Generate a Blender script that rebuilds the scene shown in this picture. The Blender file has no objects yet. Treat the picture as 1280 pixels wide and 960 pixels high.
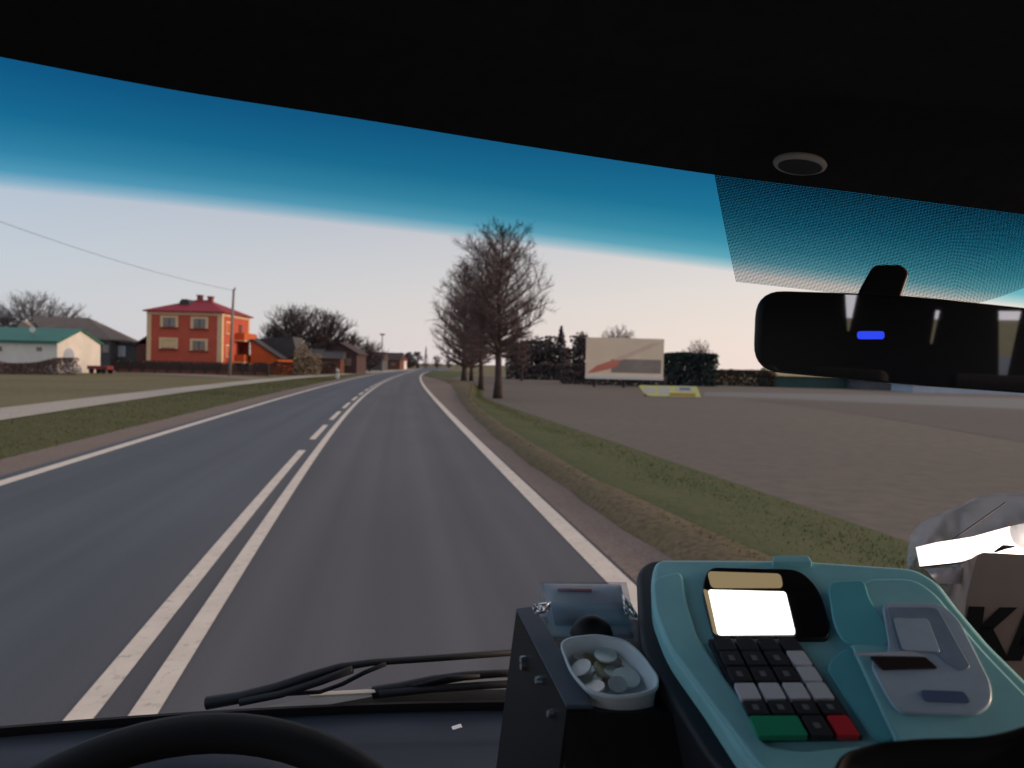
import bpy, bmesh, math, random
import numpy as np
from mathutils import Vector, Matrix

R_ = math.radians
C = bpy.context.scene.collection
scene = bpy.context.scene

# ------------------------------------------------------------------ camera
H_EYE = 2.0
F_PX = 960.0
PITCH = R_(1.39)
ROLL = R_(1.4)
EYE = Vector((0, 0, H_EYE))
FW = Vector((0, math.cos(PITCH), -math.sin(PITCH)))
U0 = Vector((0, math.sin(PITCH), math.cos(PITCH)))
R0 = Vector((1, 0, 0))
RT = math.cos(ROLL) * R0 + math.sin(ROLL) * U0
UP = math.cos(ROLL) * U0 - math.sin(ROLL) * R0
cam_d = bpy.data.cameras.new('camera')
cam = bpy.data.objects.new('camera', cam_d)
C.objects.link(cam)
m = Matrix((RT, UP, -FW)).transposed().to_4x4()
m.translation = EYE
cam.matrix_world = m
cam_d.sensor_width = 36.0
cam_d.lens = 27.0
cam_d.clip_start = 0.02
cam_d.clip_end = 6000
cam_d.dof.use_dof = True
cam_d.dof.focus_distance = 1.0
cam_d.dof.aperture_fstop = 8.0
scene.camera = cam

# ------------------------------------------------------------------ world, sun, exposure
SUN_DIR = Vector((0.97, 0.12, 0.20)).normalized()      # towards the sun
sun_el = math.asin(SUN_DIR.z)
sun_az = math.atan2(SUN_DIR.x, SUN_DIR.y)
world = bpy.data.worlds.new('World')
scene.world = world
world.use_nodes = True
nt = world.node_tree
bg = nt.nodes['Background']
sky = nt.nodes.new('ShaderNodeTexSky')
sky.sky_type = 'NISHITA'
sky.sun_disc = False
sky.sun_elevation = sun_el
sky.sun_rotation = sun_az
sky.air_density = 1.0
sky.dust_density = 0.6
sky.ozone_density = 2.0
# thin evening haze veil over the clear sky: thickest towards the horizon, warmer towards the sun
BG = 0.15
tcw = nt.nodes.new('ShaderNodeTexCoord')
nrm_ = nt.nodes.new('ShaderNodeVectorMath'); nrm_.operation = 'NORMALIZE'
nt.links.new(tcw.outputs['Generated'], nrm_.inputs[0])
sepw = nt.nodes.new('ShaderNodeSeparateXYZ')
nt.links.new(nrm_.outputs[0], sepw.inputs[0])
vfac = nt.nodes.new('ShaderNodeValToRGB')
for p_, v_ in ((0.0, 0.94), (0.30, 0.86), (0.6, 0.5), (1.0, 0.3)):
    e_ = vfac.color_ramp.elements[0] if p_ == 0 else (vfac.color_ramp.elements[1] if p_ == 1.0 else vfac.color_ramp.elements.new(p_))
    e_.color = (v_, v_, v_, 1)
nt.links.new(sepw.outputs[2], vfac.inputs[0])
dotw = nt.nodes.new('ShaderNodeVectorMath'); dotw.operation = 'DOT_PRODUCT'
hs = Vector((SUN_DIR.x, SUN_DIR.y, 0)).normalized()
dotw.inputs[1].default_value = hs
nt.links.new(nrm_.outputs[0], dotw.inputs[0])
mrw = nt.nodes.new('ShaderNodeMapRange')
mrw.inputs[1].default_value = -1.0; mrw.inputs[2].default_value = 1.0
nt.links.new(dotw.outputs['Value'], mrw.inputs[0])
vcol = nt.nodes.new('ShaderNodeValToRGB')
stops = [(0.0, (.38, .47, .62)), (.275, (.42, .51, .64)), (.50, (.635, .615, .69)), (.68, (.70, .645, .685)), (1.0, (1.05, .80, .66))]
for i_, (p_, c_) in enumerate(stops):
    e_ = vcol.color_ramp.elements[0] if i_ == 0 else (vcol.color_ramp.elements[1] if i_ == len(stops) - 1 else vcol.color_ramp.elements.new(p_))
    e_.position = p_
    e_.color = (*c_, 1)
nt.links.new(mrw.outputs[0], vcol.inputs[0])
vsc = nt.nodes.new('ShaderNodeVectorMath'); vsc.operation = 'SCALE'
vsc.inputs['Scale'].default_value = 1 / BG
nt.links.new(vcol.outputs[0], vsc.inputs[0])
vmix = nt.nodes.new('ShaderNodeMixRGB')
nt.links.new(vfac.outputs[0], vmix.inputs[0])
nt.links.new(sky.outputs[0], vmix.inputs[1])
nt.links.new(vsc.outputs[0], vmix.inputs[2])
nt.links.new(vmix.outputs[0], bg.inputs[0])
bg.inputs[1].default_value = BG
sun_d = bpy.data.lights.new('sun', 'SUN')
sun_d.energy = 2.0
sun_d.angle = R_(10)
sun_d.color = (1.0, 0.70, 0.48)
sun = bpy.data.objects.new('sun', sun_d)
C.objects.link(sun)
sun.rotation_euler = SUN_DIR.to_track_quat('Z', 'Y').to_euler()
sun.location = (60, -20, 40)
scene.view_settings.view_transform = 'Standard'
scene.view_settings.look = 'None'
scene.view_settings.gamma = 1.0
scene.view_settings.exposure = 0.12
scene.cycles.use_denoising = True
scene.cycles.max_bounces = 10
scene.cycles.transparent_max_bounces = 24
scene.cycles.sample_clamp_indirect = 6.0


# ------------------------------------------------------------------ helpers
def ray(px, py):
    px, py = float(px), float(py)
    return FW + (px - 640) / F_PX * RT - (py - 480) / F_PX * UP


def P(px, py, d):
    return EYE + ray(px, py) * float(d)


def G(px, py, z=0.0):
    r = ray(px, py)
    t = (z - H_EYE) / r.z
    return EYE + r * t


def W(px, py, Y):
    r = ray(px, py)
    return EYE + r * (Y / r.y)


def PL(px, py, o, n):
    r = ray(px, py)
    return EYE + r * ((o - EYE).dot(n) / r.dot(n))


def proj(p):
    v = Vector(p) - EYE
    d = v.dot(FW)
    return 640 + F_PX * v.dot(RT) / d, 480 - F_PX * v.dot(UP) / d


def XY(px, Y, z=0.0):
    """ground point at distance Y seen in picture column px"""
    x = (px - 640) / F_PX * Y
    for _ in range(6):
        q = proj((x, Y, z))
        x += (px - q[0]) / F_PX * Y
    return Vector((x, Y, z))


def smooth_obj(o):
    for p in o.data.polygons:
        p.use_smooth = True


def bevel(o, w, seg=3):
    b = o.modifiers.new('bevel', 'BEVEL')
    b.width = w
    b.segments = seg
    b.limit_method = 'ANGLE'
    b.angle_limit = R_(35)
    b.harden_normals = True
    smooth_obj(o)
    return o


def tag(o, label=None, cat=None, group=None, kind=None):
    if label: o['label'] = label
    if cat: o['category'] = cat
    if group: o['group'] = group
    if kind: o['kind'] = kind
    return o


def empty(name, loc, label, cat, group=None):
    o = bpy.data.objects.new(name, None)
    C.objects.link(o)
    o.location = loc
    o.empty_display_size = 0.2
    return tag(o, label, cat, group)


class MB:
    """collects vertices and faces (world coordinates) of one mesh"""

    def __init__(s):
        s.v, s.f, s.uv = [], [], None

    def add(s, vs, fs):
        b = len(s.v)
        s.v += [tuple(v) for v in vs]
        s.f += [tuple(i + b for i in f) for f in fs]
        return s

    def box(s, x0, x1, y0, y1, z0, z1):
        return s.add([(x, y, z) for z in (z0, z1) for x, y in ((x0, y0), (x1, y0), (x1, y1), (x0, y1))],
                     [(3, 2, 1, 0), (4, 5, 6, 7), (0, 1, 5, 4), (1, 2, 6, 5), (2, 3, 7, 6), (3, 0, 4, 7)])

    def obox(s, o, ax, ay, az):
        """box centred on o with half axes"""
        o, ax, ay, az = map(Vector, (o, ax, ay, az))
        return s.add([o + sx * ax + sy * ay + sz * az for sz in (-1, 1) for sx, sy in ((-1, -1), (1, -1), (1, 1), (-1, 1))],
                     [(3, 2, 1, 0), (4, 5, 6, 7), (0, 1, 5, 4), (1, 2, 6, 5), (2, 3, 7, 6), (3, 0, 4, 7)])

    def prism(s, ring, off):
        """closed prism from a 3D ring, extruded by vector off"""
        n = len(ring)
        off = Vector(off)
        vs = [Vector(p) for p in ring] + [Vector(p) + off for p in ring]
        fs = [tuple(range(n)), tuple(range(2 * n - 1, n - 1, -1))]
        fs += [((i + 1) % n, i, n + i, n + (i + 1) % n) for i in range(n)]
        return s.add(vs, fs)

    def loft(s, rings, cap0=True, cap1=True, closed=True):
        n = len(rings[0])
        vs = [p for r in rings for p in r]
        fs = []
        for k in range(len(rings) - 1):
            for i in range(n if closed else n - 1):
                j = (i + 1) % n
                fs.append((k * n + i, k * n + j, (k + 1) * n + j, (k + 1) * n + i))
        if cap0: fs.append(tuple(range(n - 1, -1, -1)))
        if cap1: fs.append(tuple((len(rings) - 1) * n + i for i in range(n)))
        return s.add(vs, fs)

    def tube(s, pts, rad, n=6, cap=True):
        pts = [Vector(p) for p in pts]
        if not isinstance(rad, (list, tuple)): rad = [rad] * len(pts)
        rings = []
        ref = Vector((0.123, 0.31, 0.94))
        for i, p in enumerate(pts):
            t = (pts[min(i + 1, len(pts) - 1)] - pts[max(i - 1, 0)]).normalized()
            a = t.cross(ref)
            if a.length < 1e-3: a = t.cross(Vector((1, 0, 0)))
            a.normalize()
            b = t.cross(a)
            rings.append([p + rad[i] * (math.cos(2 * math.pi * k / n) * a + math.sin(2 * math.pi * k / n) * b) for k in range(n)])
        return s.loft(rings, cap, cap)

    def build(s, name, mat, parent=None, recalc=True, smooth=False):
        me = bpy.data.meshes.new(name)
        me.from_pydata(s.v, [], s.f)
        if recalc:
            bm = bmesh.new()
            bm.from_mesh(me)
            bmesh.ops.recalc_face_normals(bm, faces=bm.faces)
            bm.to_mesh(me)
            bm.free()
        me.update()
        o = bpy.data.objects.new(name, me)
        C.objects.link(o)
        if mat is not None: me.materials.append(mat)
        if parent is not None:
            o.parent = parent
            # every mesh keeps its vertices in world coordinates; only the empties carry a location
            mm = parent.matrix_basis if parent.type == 'EMPTY' else Matrix.Identity(4)
            o.matrix_parent_inverse = mm.inverted()
        if smooth: smooth_obj(o)
        return o


def round_poly(pts, r, seg=5):
    """rounds the corners of a 2D polygon; r a number or one per corner"""
    out = []
    n = len(pts)
    for i in range(n):
        p = Vector(pts[i][:2])
        a = Vector(pts[i - 1][:2]) - p
        b = Vector(pts[(i + 1) % n][:2]) - p
        rr = r[i] if isinstance(r, (list, tuple)) else r
        k = min(rr, a.length * 0.48, b.length * 0.48)
        if k < 1e-6:
            out.append(tuple(p))
            continue
        s0 = p + a.normalized() * k
        s1 = p + b.normalized() * k
        for j in range(seg + 1):
            t = j / seg
            q = (1 - t) ** 2 * s0 + 2 * t * (1 - t) * p + t * t * s1
            out.append((q.x, q.y))
    return out


# ------------------------------------------------------------------ materials
def mat(name, col, rough=0.6, var=0.0, scale=5.0, spec=0.4, metal=0.0, bump=0.0, bscale=None, col2=None, detail=6.0, coord='Object', stretch=None, coat=0.0):
    ma = bpy.data.materials.new(name)
    ma.use_nodes = True
    n = ma.node_tree.nodes
    l = ma.node_tree.links
    b = n['Principled BSDF']
    b.inputs['Roughness'].default_value = rough
    b.inputs['Metallic'].default_value = metal
    b.inputs['Specular IOR Level'].default_value = spec
    b.inputs['Coat Weight'].default_value = coat
    c4 = (*col, 1)
    if var > 0 or col2 is not None or bump > 0:
        tc = n.new('ShaderNodeTexCoord')
        mp = n.new('ShaderNodeMapping')
        if stretch: mp.inputs['Scale'].default_value = stretch
        l.new(tc.outputs[coord], mp.inputs[0])
    if var > 0 or col2 is not None:
        no = n.new('ShaderNodeTexNoise')
        no.inputs['Scale'].default_value = scale
        no.inputs['Detail'].default_value = detail
        no.inputs['Roughness'].default_value = 0.65
        l.new(mp.outputs[0], no.inputs['Vector'])
        cr = n.new('ShaderNodeValToRGB')
        cr.color_ramp.elements[0].position = 0.3
        cr.color_ramp.elements[1].position = 0.7
        if col2 is None:
            lo = tuple(c * (1 - var) for c in col)
            hi = tuple(min(1, c * (1 + var)) for c in col)
        else:
            lo, hi = col, col2
        cr.color_ramp.elements[0].color = (*lo, 1)
        cr.color_ramp.elements[1].color = (*hi, 1)
        l.new(no.outputs['Fac'], cr.inputs[0])
        l.new(cr.outputs[0], b.inputs['Base Color'])
    else:
        b.inputs['Base Color'].default_value = c4
    if bump > 0:
        nb = n.new('ShaderNodeTexNoise')
        nb.inputs['Scale'].default_value = bscale or scale * 6
        nb.inputs['Detail'].default_value = 4
        l.new(mp.outputs[0], nb.inputs['Vector'])
        bp = n.new('ShaderNodeBump')
        bp.inputs['Strength'].default_value = bump
        bp.inputs['Distance'].default_value = 0.02
        l.new(nb.outputs['Fac'], bp.inputs['Height'])
        l.new(bp.outputs[0], b.inputs['Normal'])
    return ma


def two_scale(name, c1, c2, c3, s1, s2, rough=0.95, stretch=None, bump=0.5, bscale=20):
    """ground material: large patches c1/c2 with fine speckle towards c3"""
    ma = mat(name, c1, rough, col2=c2, scale=s1, bump=bump, bscale=bscale, stretch=stretch, spec=0.15)
    n, l = ma.node_tree.nodes, ma.node_tree.links
    b = n['Principled BSDF']
    old = b.inputs['Base Color'].links[0].from_socket
    mp = [q for q in n if q.type == 'MAPPING'][0]
    no = n.new('ShaderNodeTexNoise')
    no.inputs['Scale'].default_value = s2
    no.inputs['Detail'].default_value = 8
    l.new(mp.outputs[0], no.inputs['Vector'])
    cr = n.new('ShaderNodeValToRGB')
    cr.color_ramp.elements[0].position = 0.42
    cr.color_ramp.elements[1].position = 0.68
    l.new(no.outputs['Fac'], cr.inputs[0])
    mx = n.new('ShaderNodeMixRGB')
    l.new(cr.outputs[0], mx.inputs[0])
    l.new(old, mx.inputs[1])
    mx.inputs[2].default_value = (*c3, 1)
    l.new(mx.outputs[0], b.inputs['Base Color'])
    return ma


def emit(name, col, strength):
    ma = bpy.data.materials.new(name)
    ma.use_nodes = True
    n = ma.node_tree.nodes
    b = n['Principled BSDF']
    b.inputs['Base Color'].default_value = (0.02, 0.02, 0.02, 1)
    b.inputs['Emission Color'].default_value = (*col, 1)
    b.inputs['Emission Strength'].default_value = strength
    return ma


def node_mat(name):
    ma = bpy.data.materials.new(name)
    ma.use_nodes = True
    n = ma.node_tree.nodes
    n.clear()
    out = n.new('ShaderNodeOutputMaterial')
    return ma, n, ma.node_tree.links, out


M = {}
ma = mat('asphalt', (0.068, 0.074, 0.088), 0.72, spec=0.3)
n, l = ma.node_tree.nodes, ma.node_tree.links
b_ = n['Principled BSDF']
uvn = n.new('ShaderNodeUVMap'); uvn.uv_map = 'UVMap'


def road_noise(scale_xy, detail, lo, hi):
    mp = n.new('ShaderNodeMapping'); mp.inputs['Scale'].default_value = (*scale_xy, 1)
    l.new(uvn.outputs[0], mp.inputs[0])
    no = n.new('ShaderNodeTexNoise'); no.inputs['Scale'].default_value = 1; no.inputs['Detail'].default_value = detail
    l.new(mp.outputs[0], no.inputs['Vector'])
    mr = n.new('ShaderNodeMapRange')
    mr.inputs[1].default_value = .3; mr.inputs[2].default_value = .7
    mr.inputs[3].default_value = lo; mr.inputs[4].default_value = hi
    l.new(no.outputs['Fac'], mr.inputs[0])
    return mr.outputs[0]


f1 = road_noise((1.5, .010), 3, .80, 1.24)        # wheel tracks worn along the lane
f2 = road_noise((.5, .16), 5, .90, 1.10)          # patches
f3 = road_noise((55, 30), 2, .93, 1.07)           # grain
m1 = n.new('ShaderNodeMath'); m1.operation = 'MULTIPLY'; l.new(f1, m1.inputs[0]); l.new(f2, m1.inputs[1])
m2 = n.new('ShaderNodeMath'); m2.operation = 'MULTIPLY'; l.new(m1.outputs[0], m2.inputs[0]); l.new(f3, m2.inputs[1])
rgb = n.new('ShaderNodeMixRGB'); rgb.inputs[0].default_value = 1; rgb.blend_type = 'MULTIPLY'
sep_ = n.new('ShaderNodeSeparateXYZ'); l.new(uvn.outputs[0], sep_.inputs[0])
lane = n.new('ShaderNodeMapRange')                # the right lane has a warmer, older surface
lane.inputs[1].default_value = -4.6; lane.inputs[2].default_value = -3.6
l.new(sep_.outputs[0], lane.inputs[0])
lc_ = n.new('ShaderNodeMixRGB'); lc_.inputs[1].default_value = (0.064, 0.073, 0.089, 1); lc_.inputs[2].default_value = (0.076, 0.076, 0.084, 1)
l.new(lane.outputs[0], lc_.inputs[0])
l.new(lc_.outputs[0], rgb.inputs[1]); l.new(m2.outputs[0], rgb.inputs[2])
l.new(rgb.outputs[0], b_.inputs['Base Color'])
M['asphalt'] = ma
ma = mat('road_paint', (0.55, 0.49, 0.42), 0.7, col2=(0.66, 0.59, 0.51), scale=3, detail=6)
n, l = ma.node_tree.nodes, ma.node_tree.links
b_ = n['Principled BSDF']
old_ = b_.inputs['Base Color'].links[0].from_socket
tc_ = n.new('ShaderNodeTexCoord')
no_ = n.new('ShaderNodeTexNoise'); no_.inputs['Scale'].default_value = 14; no_.inputs['Detail'].default_value = 8; no_.inputs['Roughness'].default_value = .75
l.new(tc_.outputs['Object'], no_.inputs['Vector'])
cr_ = n.new('ShaderNodeValToRGB'); cr_.color_ramp.elements[0].position = .56; cr_.color_ramp.elements[1].position = .72
l.new(no_.outputs['Fac'], cr_.inputs[0])
mx_ = n.new('ShaderNodeMixRGB'); mx_.inputs[2].default_value = (.12, .115, .11, 1)
l.new(cr_.outputs[0], mx_.inputs[0]); l.new(old_, mx_.inputs[1]); l.new(mx_.outputs[0], b_.inputs['Base Color'])
M['paint'] = ma
M['ground'] = two_scale('ground_soil', (0.150, 0.122, 0.064), (0.195, 0.160, 0.090), (0.11, 0.110, 0.050), 0.15, 3.0, bump=0.8, bscale=6)
M['verge'] = two_scale('verge_grass', (0.072, 0.080, 0.032), (0.115, 0.105, 0.050), (0.055, 0.066, 0.024), 0.6, 9.0, bump=0.9, bscale=14)
M['green_verge'] = two_scale('green_verge', (0.050, 0.074, 0.028), (0.080, 0.090, 0.038), (0.098, 0.090, 0.048), 0.5, 7.0, bump=0.9, bscale=14)
M['shoulder'] = two_scale('shoulder_gravel', (0.190, 0.150, 0.132), (0.230, 0.184, 0.160), (0.140, 0.112, 0.098), 0.8, 25, bump=0.7, bscale=40)
M['lip'] = two_scale('dry_edge', (0.185, 0.138, 0.088), (0.140, 0.116, 0.060), (0.10, 0.078, 0.046), 1.0, 12, bump=0.45, bscale=20)
M['field'] = two_scale('ploughed_field', (0.126, 0.108, 0.093), (0.152, 0.128, 0.109), (0.108, 0.098, 0.083), 0.10, 2.5, bump=0.5, bscale=5)
M['dark_field'] = two_scale('dark_field', (0.105, 0.091, 0.080), (0.125, 0.108, 0.096), (0.090, 0.080, 0.070), 0.10, 2.5, bump=0.4, bscale=5)
M['pave'] = two_scale('pavement_slabs', (0.38, 0.35, 0.30), (0.45, 0.41, 0.36), (0.28, 0.26, 0.22), 0.8, 12, 0.85, bump=0.2, bscale=30)
M['sand'] = two_scale('sandy_path', (0.23, 0.19, 0.15), (0.28, 0.235, 0.185), (0.18, 0.15, 0.12), 0.5, 10)
M['grass_blade'] = mat('grass_blades', (0.075, 0.090, 0.034), 0.9, col2=(0.135, 0.122, 0.060), scale=0.5, spec=0.1)
M['bark'] = mat('bark', (0.075, 0.054, 0.050), 0.95, var=0.3, scale=3, spec=0.1)
M['twig'] = mat('twigs', (0.120, 0.084, 0.080), 0.95, var=0.25, scale=2, spec=0.1)
M['twig_dark'] = mat('dark_twigs', (0.072, 0.058, 0.061), 0.95, var=0.25, scale=2, spec=0.1)
M['twig_grey'] = mat('grey_twigs', (0.115, 0.108, 0.115), 0.95, var=0.25, scale=2, spec=0.1)
M['needle'] = mat('dark_needles', (0.078, 0.063, 0.067), 0.9, col2=(0.11, 0.094, 0.095), scale=0.6, spec=0.1)
M['green_leaf'] = mat('dark_hedge_leaves', (0.034, 0.050, 0.046), 0.9, col2=(0.055, 0.072, 0.064), scale=0.5, spec=0.1)
M['brown_leaf'] = mat('brown_hedge_leaves', (0.065, 0.045, 0.036), 0.9, col2=(0.09, 0.065, 0.05), scale=0.5, spec=0.1)
M['pale_leaf'] = mat('pale_blossom', (0.30, 0.25, 0.18), 0.9, col2=(0.18, 0.14, 0.10), scale=1.0, spec=0.1)
M['red_wall'] = mat('red_render', (0.50, 0.095, 0.055), 0.85, var=0.10, scale=0.8, bump=0.1, bscale=20)
M['cream'] = mat('cream_trim', (0.72, 0.50, 0.30), 0.8, var=0.08, scale=1.0)
M['plinth'] = mat('brown_plinth', (0.14, 0.055, 0.040), 0.9, var=0.2, scale=1.0)
M['red_roof'] = mat('red_roof', (0.25, 0.018, 0.035), 0.8, var=0.15, scale=1.5)
M['chimney'] = mat('chimney_brick', (0.28, 0.08, 0.07), 0.9, var=0.2, scale=3)
M['dark_glass'] = mat('window_glass', (0.19, 0.175, 0.155), 0.2, var=0.2, scale=0.7, spec=0.6)
M['blind'] = mat('cream_blind', (0.68, 0.50, 0.28), 0.7, var=0.06, scale=2)
M['orange_wall'] = mat('orange_render', (0.55, 0.12, 0.035), 0.85, var=0.1, scale=0.8)
M['grey_roof'] = mat('grey_roof', (0.15, 0.125, 0.108), 0.8, var=0.15, scale=0.8)
M['dark_roof'] = mat('dark_roof', (0.050, 0.050, 0.055), 0.7, var=0.2, scale=0.8)
M['green_roof'] = mat('green_roof', (0.020, 0.14, 0.105), 0.5, var=0.12, scale=0.6)
M['white_wall'] = mat('white_render', (0.74, 0.70, 0.64), 0.85, var=0.10, scale=0.7)
M['beige_wall'] = mat('beige_gable', (0.30, 0.26, 0.23), 0.9, var=0.1, scale=0.8)
M['grey_wall'] = mat('grey_barn_boards', (0.085, 0.088, 0.095), 0.9, var=0.25, scale=1.5)
M['fence'] = mat('fence_brown', (0.050, 0.034, 0.032), 0.9, var=0.2, scale=1.0)
M['concrete'] = mat('pole_concrete', (0.22, 0.19, 0.18), 0.9, var=0.2, scale=2)
M['wire'] = mat('cable', (0.09, 0.09, 0.10), 0.7)
M['post_white'] = mat('white_post', (0.66, 0.63, 0.56), 0.6, var=0.08, scale=6)
M['board'] = mat('poster_cream', (0.92, 0.72, 0.52), 0.7, var=0.05, scale=0.6)
M['board_red'] = mat('poster_red', (0.72, 0.22, 0.15), 0.7, var=0.1, scale=0.6)
M['board_peach'] = mat('poster_peach', (0.82, 0.58, 0.44), 0.7, var=0.1, scale=0.6)
M['board_grey'] = mat('poster_grey', (0.30, 0.25, 0.21), 0.7, var=0.15, scale=0.8)
M['board_white'] = mat('poster_white', (0.74, 0.70, 0.64), 0.6)
M['yellow'] = mat('banner_yellow', (0.85, 0.84, 0.30), 0.6, var=0.08, scale=1.5)
M['banner_orange'] = mat('banner_orange', (0.55, 0.34, 0.10), 0.6)
M['banner_blue'] = mat('banner_blue', (0.25, 0.32, 0.48), 0.6)
M['teal_wall'] = mat('teal_shed', (0.030, 0.070, 0.068), 0.8, var=0.15, scale=0.6)
M['straw_roof'] = mat('straw_roof', (0.36, 0.29, 0.15), 0.9, var=0.2, scale=1)
M['pale_blue'] = mat('pale_greenhouse', (0.42, 0.47, 0.54), 0.4, var=0.1, scale=0.6)
M['brick_house'] = mat('dark_brick', (0.075, 0.040, 0.040), 0.9, var=0.2, scale=1.5)
M['red_paint'] = mat('red_paint', (0.22, 0.035, 0.03), 0.5)

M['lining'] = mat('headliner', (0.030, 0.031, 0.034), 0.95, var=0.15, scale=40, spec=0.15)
M['pale_lining'] = mat('pale_ceiling', (0.62, 0.62, 0.62), 0.9, var=0.05, scale=20)  # pale tone chosen to bounce light into the cab
M['grey_trim'] = mat('grey_side_trim', (0.30, 0.31, 0.33), 0.8, var=0.06, scale=12)  # lightened so the unseen sides bounce light forward
M['dash'] = mat('dash_plastic', (0.022, 0.034, 0.056), 0.55, var=0.08, scale=30, spec=0.35, bump=0.12, bscale=900)
M['black'] = mat('black_plastic', (0.012, 0.012, 0.014), 0.45, var=0.2, scale=20, spec=0.35)
M['rubber'] = mat('black_rubber', (0.015, 0.016, 0.019), 0.6, spec=0.3)
M['leather'] = mat('wheel_leather', (0.007, 0.007, 0.009), 0.62, spec=0.22, bump=0.12, bscale=700)
M['rail'] = mat('rail_plastic', (0.075, 0.095, 0.125), 0.5, var=0.1, scale=30)
M['arm'] = mat('armrest_rubber', (0.008, 0.008, 0.009), 0.75, spec=0.2)
M['steel'] = mat('bolt_steel', (0.62, 0.63, 0.66), 0.25, metal=1.0)
M['ring_grey'] = mat('ring_grey', (0.60, 0.60, 0.58), 0.5)
M['cowl'] = mat('cowl_grey', (0.11, 0.108, 0.102), 0.7, var=0.15, scale=12)
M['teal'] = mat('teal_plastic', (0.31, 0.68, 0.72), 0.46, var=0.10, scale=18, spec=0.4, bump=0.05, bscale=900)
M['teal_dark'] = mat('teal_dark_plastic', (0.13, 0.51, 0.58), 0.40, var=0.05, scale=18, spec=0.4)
M['casing'] = mat('charcoal_casing', (0.022, 0.025, 0.032), 0.5, var=0.1, scale=20)
M['bezel'] = mat('bezel_black', (0.010, 0.009, 0.009), 0.12, spec=0.5)
M['key_dark'] = mat('dark_keys', (0.030, 0.030, 0.036), 0.5)
M['key_grey'] = mat('grey_keys', (0.62, 0.63, 0.68), 0.5)
M['key_green'] = mat('green_key', (0.02, 0.32, 0.17), 0.4)
M['key_red'] = mat('red_key', (0.62, 0.03, 0.045), 0.4)
M['key_print'] = mat('key_print', (0.16, 0.16, 0.17), 0.6)
M['lid'] = mat('smoky_lid', (0.50, 0.60, 0.70), 0.25, var=0.12, scale=25, spec=0.5)
M['lid_dark'] = mat('smoky_lid_inner', (0.26, 0.34, 0.44), 0.3, var=0.15, scale=25, spec=0.5)
M['lid_blue'] = mat('lid_blue', (0.10, 0.15, 0.28), 0.4)
M['slot'] = mat('slot_brown', (0.035, 0.022, 0.02), 0.3)
M['screen'] = emit('lit_screen', (1.0, 0.98, 0.92), 2.2)
M['screen_amber'] = emit('amber_reflection', (0.75, 0.56, 0.28), 0.30)  # dim emission painting the yellowish reflection round the screen
M['led'] = emit('blue_indicator', (0.03, 0.07, 1.0), 0.8)
M['tub'] = mat('white_tub', (0.72, 0.80, 0.86), 0.35, var=0.04, scale=12, spec=0.4)
M['coin_silver'] = mat('coin_silver', (0.74, 0.73, 0.70), 0.42, metal=0.55, var=0.15, scale=60)
M['coin_gold'] = mat('coin_brass', (0.52, 0.46, 0.30), 0.45, metal=0.6, var=0.15, scale=60)
M['paper'] = mat('printed_paper', (0.62, 0.64, 0.72), 0.5, var=0.08, scale=12)
M['paper_red'] = mat('paper_red', (0.45, 0.13, 0.17), 0.6)
M['paper_grey'] = mat('paper_grey', (0.34, 0.36, 0.40), 0.6, var=0.2, scale=60)
M['carton'] = mat('brown_carton', (0.46, 0.34, 0.28), 0.9, var=0.08, scale=8, spec=0.1)
M['ink'] = mat('black_ink', (0.012, 0.011, 0.012), 0.7)
M['mirror'] = mat('mirror_glass', (0.62, 0.64, 0.68), 0.02, metal=1.0)

ma, n, l, out = node_mat('clear_glass')
tr = n.new('ShaderNodeBsdfTransparent')
tr.inputs[0].default_value = (0.985, 0.99, 0.99, 1)
l.new(tr.outputs[0], out.inputs[0])
M['glass'] = ma

# blue shade band laminated into the glass: strength depends on its own UV
ma, n, l, out = node_mat('shade_band_tint')
uv = n.new('ShaderNodeUVMap'); uv.uv_map = 'UVMap'
sp = n.new('ShaderNodeSeparateXYZ')
l.new(uv.outputs[0], sp.inputs[0])
cr = n.new('ShaderNodeValToRGB')
el = cr.color_ramp.elements
el[0].position = 0.0; el[0].color = (0.014, 0.22, 0.41, 1)
el[1].position = 1.0; el[1].color = (1, 1, 1, 1)
for p_, c_ in ((0.40, (0.024, 0.30, 0.48, 1)), (0.68, (0.07, 0.43, 0.60, 1)), (0.84, (0.17, 0.58, 0.74, 1)), (0.93, (0.52, 0.80, 0.89, 1))):
    e = el.new(p_); e.color = c_
l.new(sp.outputs[1], cr.inputs[0])
tr = n.new('ShaderNodeBsdfTransparent')
l.new(cr.outputs[0], tr.inputs[0])
l.new(tr.outputs[0], out.inputs[0])
M['shade'] = ma

# ceramic dots printed on the glass: UV in metres, V also fades the dots
ma, n, l, out = node_mat('dot_print')
uv = n.new('ShaderNodeUVMap'); uv.uv_map = 'UVMap'
vm = n.new('ShaderNodeVectorMath'); vm.operation = 'MULTIPLY'
vm.inputs[1].default_value = (1 / 0.0022, 1 / 0.0022, 0)
l.new(uv.outputs[0], vm.inputs[0])
fr = n.new('ShaderNodeVectorMath'); fr.operation = 'FRACTION'
l.new(vm.outputs[0], fr.inputs[0])
sb = n.new('ShaderNodeVectorMath'); sb.operation = 'SUBTRACT'
sb.inputs[1].default_value = (0.5, 0.5, 0)
l.new(fr.outputs[0], sb.inputs[0])
ln = n.new('ShaderNodeVectorMath'); ln.operation = 'LENGTH'
l.new(sb.outputs[0], ln.inputs[0])
uv2 = n.new('ShaderNodeUVMap'); uv2.uv_map = 'fade'
sp2 = n.new('ShaderNodeSeparateXYZ')
l.new(uv2.outputs[0], sp2.inputs[0])
mr = n.new('ShaderNodeMapRange')
mr.inputs[1].default_value = 0.0; mr.inputs[2].default_value = 1.0
mr.inputs[3].default_value = 0.51; mr.inputs[4].default_value = 0.38
l.new(sp2.outputs[1], mr.inputs[0])
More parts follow.
